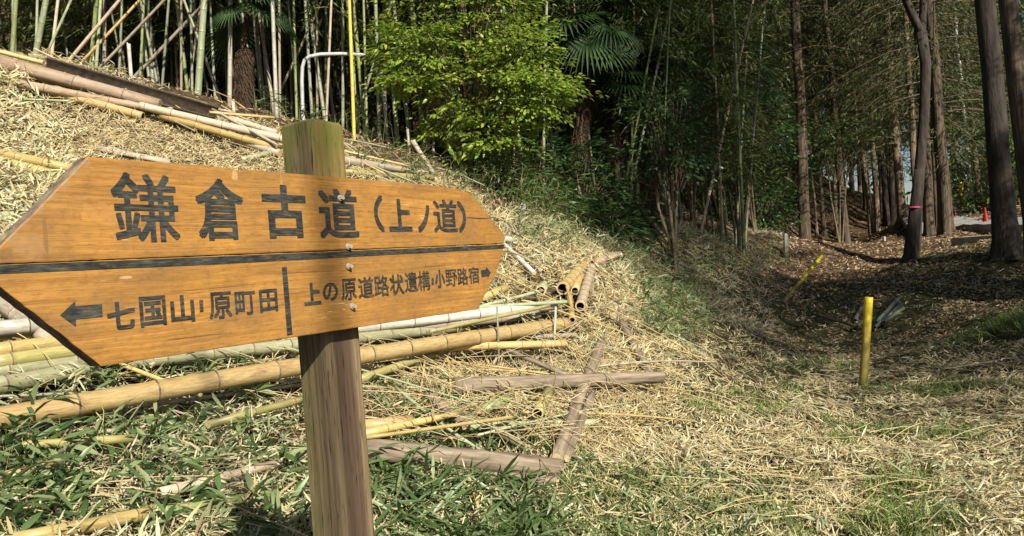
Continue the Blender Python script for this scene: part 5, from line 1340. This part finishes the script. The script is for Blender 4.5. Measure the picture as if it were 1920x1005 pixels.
def build_cover():
    # ----- right foreground carpet
    D_ = Batch(); G_ = Batch(); S_ = Batch(); Q_ = Batch()
    x, y, z, px, py = sample_ground(62000, 2.3, 11.5, pw=1.25)
    edge = 9.0 + .55 * gnoise(x, y, 1.1) + .35 * np.sin(x * 2.1)
    shade_side = y > edge
    mound = inpoly(px, py, MOUND); farl = inpoly(px, py, FARLEFT); low = inpoly(px, py, LOWLEFT); heap = inpoly(px, py, HEAP); slope = inpoly(px, py, SLOPE)
    r = rng.uniform(0, 1, len(x))
    green = gnoise(x, y, 1.6, .4) + .6 * gnoise(x, y, 4.1, 1.2)
    right = ~(mound | farl | low | heap | slope)
    pile = inpoly(px, py, PILE); thin = rng.uniform(0, 1, len(x)); heap &= (~pile | (thin < .2)) & ((px > 1060) | (thin < .1)); low &= (~pile | (thin < .3)); mound &= (~pile | (thin < .3))
    patch = gnoise(x, y, 3.3, 5.0) + .7 * gnoise(x, y, 7.7, 2.2)
    lowr0 = inpoly(px, py, [(1000, 860), (1480, 900), (1560, 1100), (650, 1100), (690, 860)]) | inpoly(px, py, [(1240, 690), (1520, 690), (1480, 790), (1250, 780)])
    keep = right & (~lowr0 | (thin < .7)) & ~shade_side & ((green < .8) | (r < .3)) & ((patch > -.75) | (thin < .35))
    swirl = 2.2 * gnoise(x, y, .9, 2.0) + .8
    k = keep & (r < .66); lay(D_, x[k], y[k], .085, .0085, .07, .24, 0, 4, az0=swirl[k], droop=.4, up=.12)
    k = keep & (r >= .66) & (r < .86); lay(D_, x[k], y[k], .105, .012, .09, .3, 1, 2, droop=.45); k = keep & (r > .45) & (r < .82); lay(S_, x[k], y[k], .11, .0045, .07, .22, 0, 3, az0=swirl[k], up=.1); k = keep & (r > .8) & (patch < .4); lay(D_, x[k], y[k], .05, .016, .05, .35, 2, 3)
    k = right & shade_side & (y < 11.5) & (r < .10); lay(D_, x[k], y[k], .09, .012, .03, .2, 0, 3)
    k = low & (r < .34); lay(D_, x[k], y[k], .080, .008, .09, .38, 1, 4, droop=.4)
    k = low & (r > .86); lay(D_, x[k], y[k], .105, .013, .10, .38, 0, 3, droop=.4)
    k = heap & (r < .3); lay(D_, x[k], y[k], .09, .010, .07, .38, 0, 4)
    k = heap & (r > .78); lay(S_, x[k], y[k], .16, .0045, .09, .3, 0, 4)
    k = slope & (r < .6); lay(D_, x[k], y[k], .12, .013, .12, .4, 0, 4)
    k = slope & (r > .7); lay(D_, x[k], y[k], .14, .016, .15, .5, 1, 3)
    # mound straw
    k = mound & ~farl; lay(S_, x[k], y[k], .095, .0055, .08, .28, 0, 4)
    k = mound & ~farl & (r < .6); lay(D_, x[k], y[k], .06, .010, .06, .35, 0, 4)
    k = farl; lay(D_, x[k], y[k], .13, .017, .16, .45, 0, 3); lay(D_, x[k], y[k], .12, .015, .16, .45, 1, 2)
    # extra on the mound, which lies farther away
    x, y, z, px, py = sample_ground(30000, 4.6, 10.5, pw=0.4)
    mound = inpoly(px, py, MOUND); farl = inpoly(px, py, FARLEFT); slope = inpoly(px, py, SLOPE) | inpoly(px, py, HEAP); r = rng.uniform(0, 1, len(x))
    k = mound & ~farl & (r < .75); lay(S_, x[k], y[k], .11, .006, .09, .3, 0, 4)
    k = mound & ~farl & (r > .55); lay(D_, x[k], y[k], .065, .011, .08, .38, 0, 4)
    k = farl; lay(D_, x[k], y[k], .14, .018, .18, .45, 0, 3); lay(D_, x[k], y[k], .13, .016, .18, .45, 1, 1)
    pile = inpoly(px, py, PILE); mound &= ~pile | (r < .65)
    k = slope & (~pile | (r < .12)) & (r < .6); lay(D_, x[k], y[k], .10, .012, .08, .38, 0, 3)
    k = slope & (~pile | (r < .2)) & (r < .7); lay(S_, x[k], y[k], .16, .006, .10, .35, 0, 3)
    o = link('dry_leaves', D_.mesh('dry_leaves', [M['dry'], M['drygrey'], M['litter']])); tag(o, 'carpet of dry bamboo leaves over the ground', 'dry leaves', kind='stuff')
    # ----- long stalks tangled over heap, mound and foreground
    def stalks(poly, n, L0, L1, w, hmax, arch):
        qx = rng.uniform(min(p[0] for p in poly), max(p[0] for p in poly), n * 3); qy = rng.uniform(min(p[1] for p in poly), max(p[1] for p in poly), n * 3)
        k = inpoly(qx, qy, poly); qx, qy = qx[k][:n], qy[k][:n]
        H = np.array([hit(a, b) for a, b in zip(qx, qy)]); n = len(H)
        L = rng.uniform(L0, L1, n); az = rng.uniform(0, 2 * pi, n); s = np.linspace(-.5, .5, 6)
        cv = rng.normal(0, .35, n)
        X = H[:, None, 0] + np.cos(az)[:, None] * L[:, None] * s - np.sin(az)[:, None] * (cv * L)[:, None] * s ** 2
        Y = H[:, None, 1] + np.sin(az)[:, None] * L[:, None] * s + np.cos(az)[:, None] * (cv * L)[:, None] * s ** 2
        zz = gz(X, Y); h = rng.uniform(.02, hmax, n)[:, None] + arch * L[:, None] * (rng.uniform(-.2, 1, n)[:, None]) * (.25 - s ** 2) + rng.normal(0, .10, n)[:, None] * L[:, None] * s
        Zm = zz.mean(1, keepdims=True) + (zz[:, -1:] - zz[:, :1]) * s
        Z = np.maximum(Zm + h, zz + .006)
        S_.ribbons(np.stack([X, Y, Z], 2), w * rng.uniform(.6, 1.4, (n, 1)) * np.linspace(1, .55, 6)[None])
    stalks(HEAP, 260, .35, 1.1, .0065, .16, .3)
    stalks([(690, 700), (1250, 620), (1250, 800), (1100, 880), (690, 850)], 260, .3, .9, .006, .2, .3)
    stalks(MOUND, 420, .3, .9, .007, .13, .3)
    stalks(LOWLEFT, 260, .2, .7, .005, .12, .3)
    stalks([(0, 560), (560, 600), (560, 700), (0, 720)], 130, .25, .8, .006, .2, .3)
    stalks([(1000, 760), (1900, 680), (1900, 1000), (1000, 1000)], 230, .25, .8, .0055, .10, .3)
    stalks(SLOPE, 140, .3, .9, .007, .2, .4)
    stalks([(1250, 430), (1480, 470), (1480, 560), (1300, 560)], 40, .4, 1.0, .008, .2, .3)
    o = link('straw', S_.mesh('straw', [M['straw']])); tag(o, 'tangled golden straw and thin canes', 'straw', kind='stuff')
    # ----- grass showing through, and the short turf of the hollow
    x, y, z, px, py = sample_ground(52000, 2.4, 15.5, pw=1.0)
    green = gnoise(x, y, 1.6, .4) + .6 * gnoise(x, y, 4.1, 1.2); r = rng.uniform(0, 1, len(x))
    right = ~(inpoly(px, py, MOUND) | inpoly(px, py, FARLEFT) | inpoly(px, py, HEAP))
    lowr = inpoly(px, py, [(1000, 860), (1480, 900), (1560, 1100), (650, 1100), (690, 860)]) | inpoly(px, py, [(1240, 690), (1520, 690), (1480, 790), (1250, 780)])
    k = right & (y < 9.6) & ~(inpoly(px, py, LOWLEFT) | ((px < 1020) & (py > 640))) & ((green > .72) | (lowr & (green > -.2) & (r < .7)))
    lay(G_, x[k], y[k], .11, .0055, .02, .35, 0, 4, up=.75, droop=.5)
    k = right & (y >= 9.0) & (y < 15.5) & (px > 1200) & (r < .36)
    lay(G_, x[k], y[k], .075, .006, .01, .35, 0, 3, up=.55, droop=.4)
    # bright tuft at the right edge
    H = hit(1915, 612); n = 260; tx = H.x + rng.normal(0, .22, n); ty = H.y + rng.normal(0, .2, n)
    lay(G_, tx, ty, .22, .008, .02, .3, 0, 4, up=.9, droop=.5)
    o = link('grass', G_.mesh('grass', [M['grass']])); tag(o, 'short green grass between the dry leaves', 'grass', kind='stuff')
    # ----- brown litter of the trail and banks
    T_ = Batch()
    n = 66000; y = 13.4 + .8 * rng.normal(0, 1, 66000) + 28 * rng.uniform(0, 1, n) ** 1.5; x = rng.uniform(.05, .80, n) * y
    pxx, pyy, _d = project(np.stack([x, y, gz(x, y)], 1))
    k = (gz(x, y) < 6) & (pxx > 1440 + 25 * gnoise(x, y, .8)); x, y = x[k], y[k]
    lay(T_, x, y, .085, .03, .015, .25, 0, 1, up=.1, simple=True)
    n = 9000; y = rng.uniform(9.5, 16, n); x = rng.uniform(.30, .74, n) * y; k = y > 13 + .7 * gnoise(x, y, .9); x = np.where(k, x, x + 0); kk = k | (rng.uniform(0, 1, n) < .18); x, y = x[kk], y[kk]
    lay(T_, x, y, .06, .016, .015, .25, 0, 1, up=.1, simple=True)
    n = 16000; y = rng.uniform(9.6, 14, n); x = rng.uniform(.42, .76, n) * y; kk = gnoise(x, y, 1.9, .7) > -.15; lay(T_, x[kk], y[kk], .07, .018, .015, .25, 0, 1, up=.1, simple=True)
    n = 3000; y = rng.uniform(9.3, 13, n); x = rng.uniform(.2, .7, n) * y; lay(T_, x, y, .07, .013, .02, .25, 1, 1, up=.1, simple=True)
    n = 4200; y = rng.uniform(9.5, 20, n); x = rng.uniform(.22, .40, n) * y; pxx, pyy, _d = project(np.stack([x, y, gz(x, y)], 1)); k = pxx < 1450 + 25 * gnoise(x, y, .8)
    lay(T_, x[k], y[k], .16, .012, .10, .4, 1, 2, up=.3, simple=True, droop=.6); lay(T_, x[k], y[k], .09, .02, .04, .3, 0, 2, up=.1, simple=True)
    n = 20000; x = rng.uniform(-9, 5, n); y = rng.uniform(9.5, 17, n); lay(T_, x, y, .09, .025, .03, .3, 0, 1, up=.2, simple=True)
    o = link('leaf_litter', T_.mesh('leaf_litter', [M['litter'], M['drygrey']])); tag(o, 'brown leaf litter under the cedars', 'leaf litter', kind='stuff')
    # ----- dwarf bamboo: stems with broad green leaves
    def sasa(poly, n, L, W, hgt, per=6, mi=0, mi2=None):
        qx = rng.uniform(min(p[0] for p in poly), max(p[0] for p in poly), n * 4); qy = rng.uniform(min(p[1] for p in poly), max(p[1] for p in poly), n * 4)
        k = inpoly(qx, qy, poly); qx, qy = qx[k][:n], qy[k][:n]
        H = np.array([hit(a, b) for a, b in zip(qx, qy)]); n = len(H)
        az = rng.uniform(0, 2 * pi, n); h = hgt * rng.uniform(.4, 1.3, n); ln = rng.uniform(.1, .6, n)
        s = np.linspace(0, 1, 4)
        st = H[:, None, :] + np.stack([np.cos(az)[:, None] * (ln * h)[:, None] * s ** 1.6, np.sin(az)[:, None] * (ln * h)[:, None] * s ** 1.6, h[:, None] * s], 2)
        Q_.ribbons(st, np.array([[.004, .0035, .003, .002]]), mi=2)
        for j in range(per):
            u = rng.uniform(.35, 1.0, n); i0 = np.minimum((u * 3).astype(int), 2); f = u * 3 - i0
            ii = np.arange(n); pos = st[ii, i0] * (1 - f)[:, None] + st[ii, i0 + 1] * f[:, None]
            d = rdir(n, -.15, .95)
            Q_.leaves(pos, d, rnrm(n, .5), L * rng.uniform(.6, 1.35, n), W * rng.uniform(.65, 1.25, n), rng.uniform(.1, .9, n), mi=mi if mi2 is None or j % 3 else mi2)
    sasa([(-60, 800), (200, 770), (480, 720), (560, 800), (585, 1060), (-60, 1060)], 230, .135, .023, .13, 6, 0, 1)
    sasa([(-60, 780), (110, 780), (140, 1060), (-60, 1060)], 60, .13, .024, .15, 6, 0)
    sasa([(690, 870), (900, 880), (1010, 920), (1100, 1060), (690, 1060)], 120, .21, .018, .10, 6, 0)
    sasa([(690, 860), (900, 870), (1010, 920), (1100, 1060), (690, 1060)], 110, .19, .017, .09, 5, 1, 0)
    sasa([(700, 720), (1000, 740), (1000, 800), (700, 800)], 45, .12, .017, .10, 6, 0)
    sasa([(150, 690), (540, 700), (540, 740), (150, 760)], 50, .12, .018, .12, 6, 0, 1)
    sasa([(700, 800), (1000, 800), (1050, 860), (700, 850)], 130, .12, .015, .07, 5, 0)
    sasa([(1000, 870), (1420, 900), (1520, 1060), (1000, 1060)], 150, .12, .015, .08, 5, 0, 1)
    sasa([(1190, 560), (1320, 560), (1330, 650), (1220, 650)], 170, .15, .018, .28, 7, 0, 1)
    sasa([(1110, 470), (1260, 480), (1330, 560), (1180, 560)], 150, .16, .018, .28, 6, 1, 0)
    sasa([(960, 420), (1110, 440), (1150, 490), (980, 480)], 110, .15, .016, .26, 6, 1, 0)
    sasa([(640, 300), (900, 340), (960, 410), (880, 380), (700, 330)], 90, .14, .016, .3, 6, 1, 0)
    sasa([(850, 300), (1200, 400), (1250, 450), (1000, 430)], 330, .17, .02, .55, 8, 0)
    sasa([(1250, 440), (1480, 460), (1500, 520), (1300, 540)], 150, .18, .016, .3, 6, 1)
    sasa([(430, 180), (760, 250), (760, 300), (500, 250)], 60, .15, .02, .4, 6, 0)
    sasa([(1500, 900), (1900, 740), (1930, 1000), (1500, 1010)], 26, .12, .016, .09, 5, 1)
    o = link('dwarf_bamboo', Q_.mesh('dwarf_bamboo', [M['sasa'], M['sasapale'], M['b_olive']])); tag(o, 'green dwarf bamboo leaves growing through the cuttings', 'ground cover', kind='stuff')
build_cover()
print('objects', len(SC.objects), 'faces', sum(len(o.data.polygons) for o in SC.objects if o.type == 'MESH'))
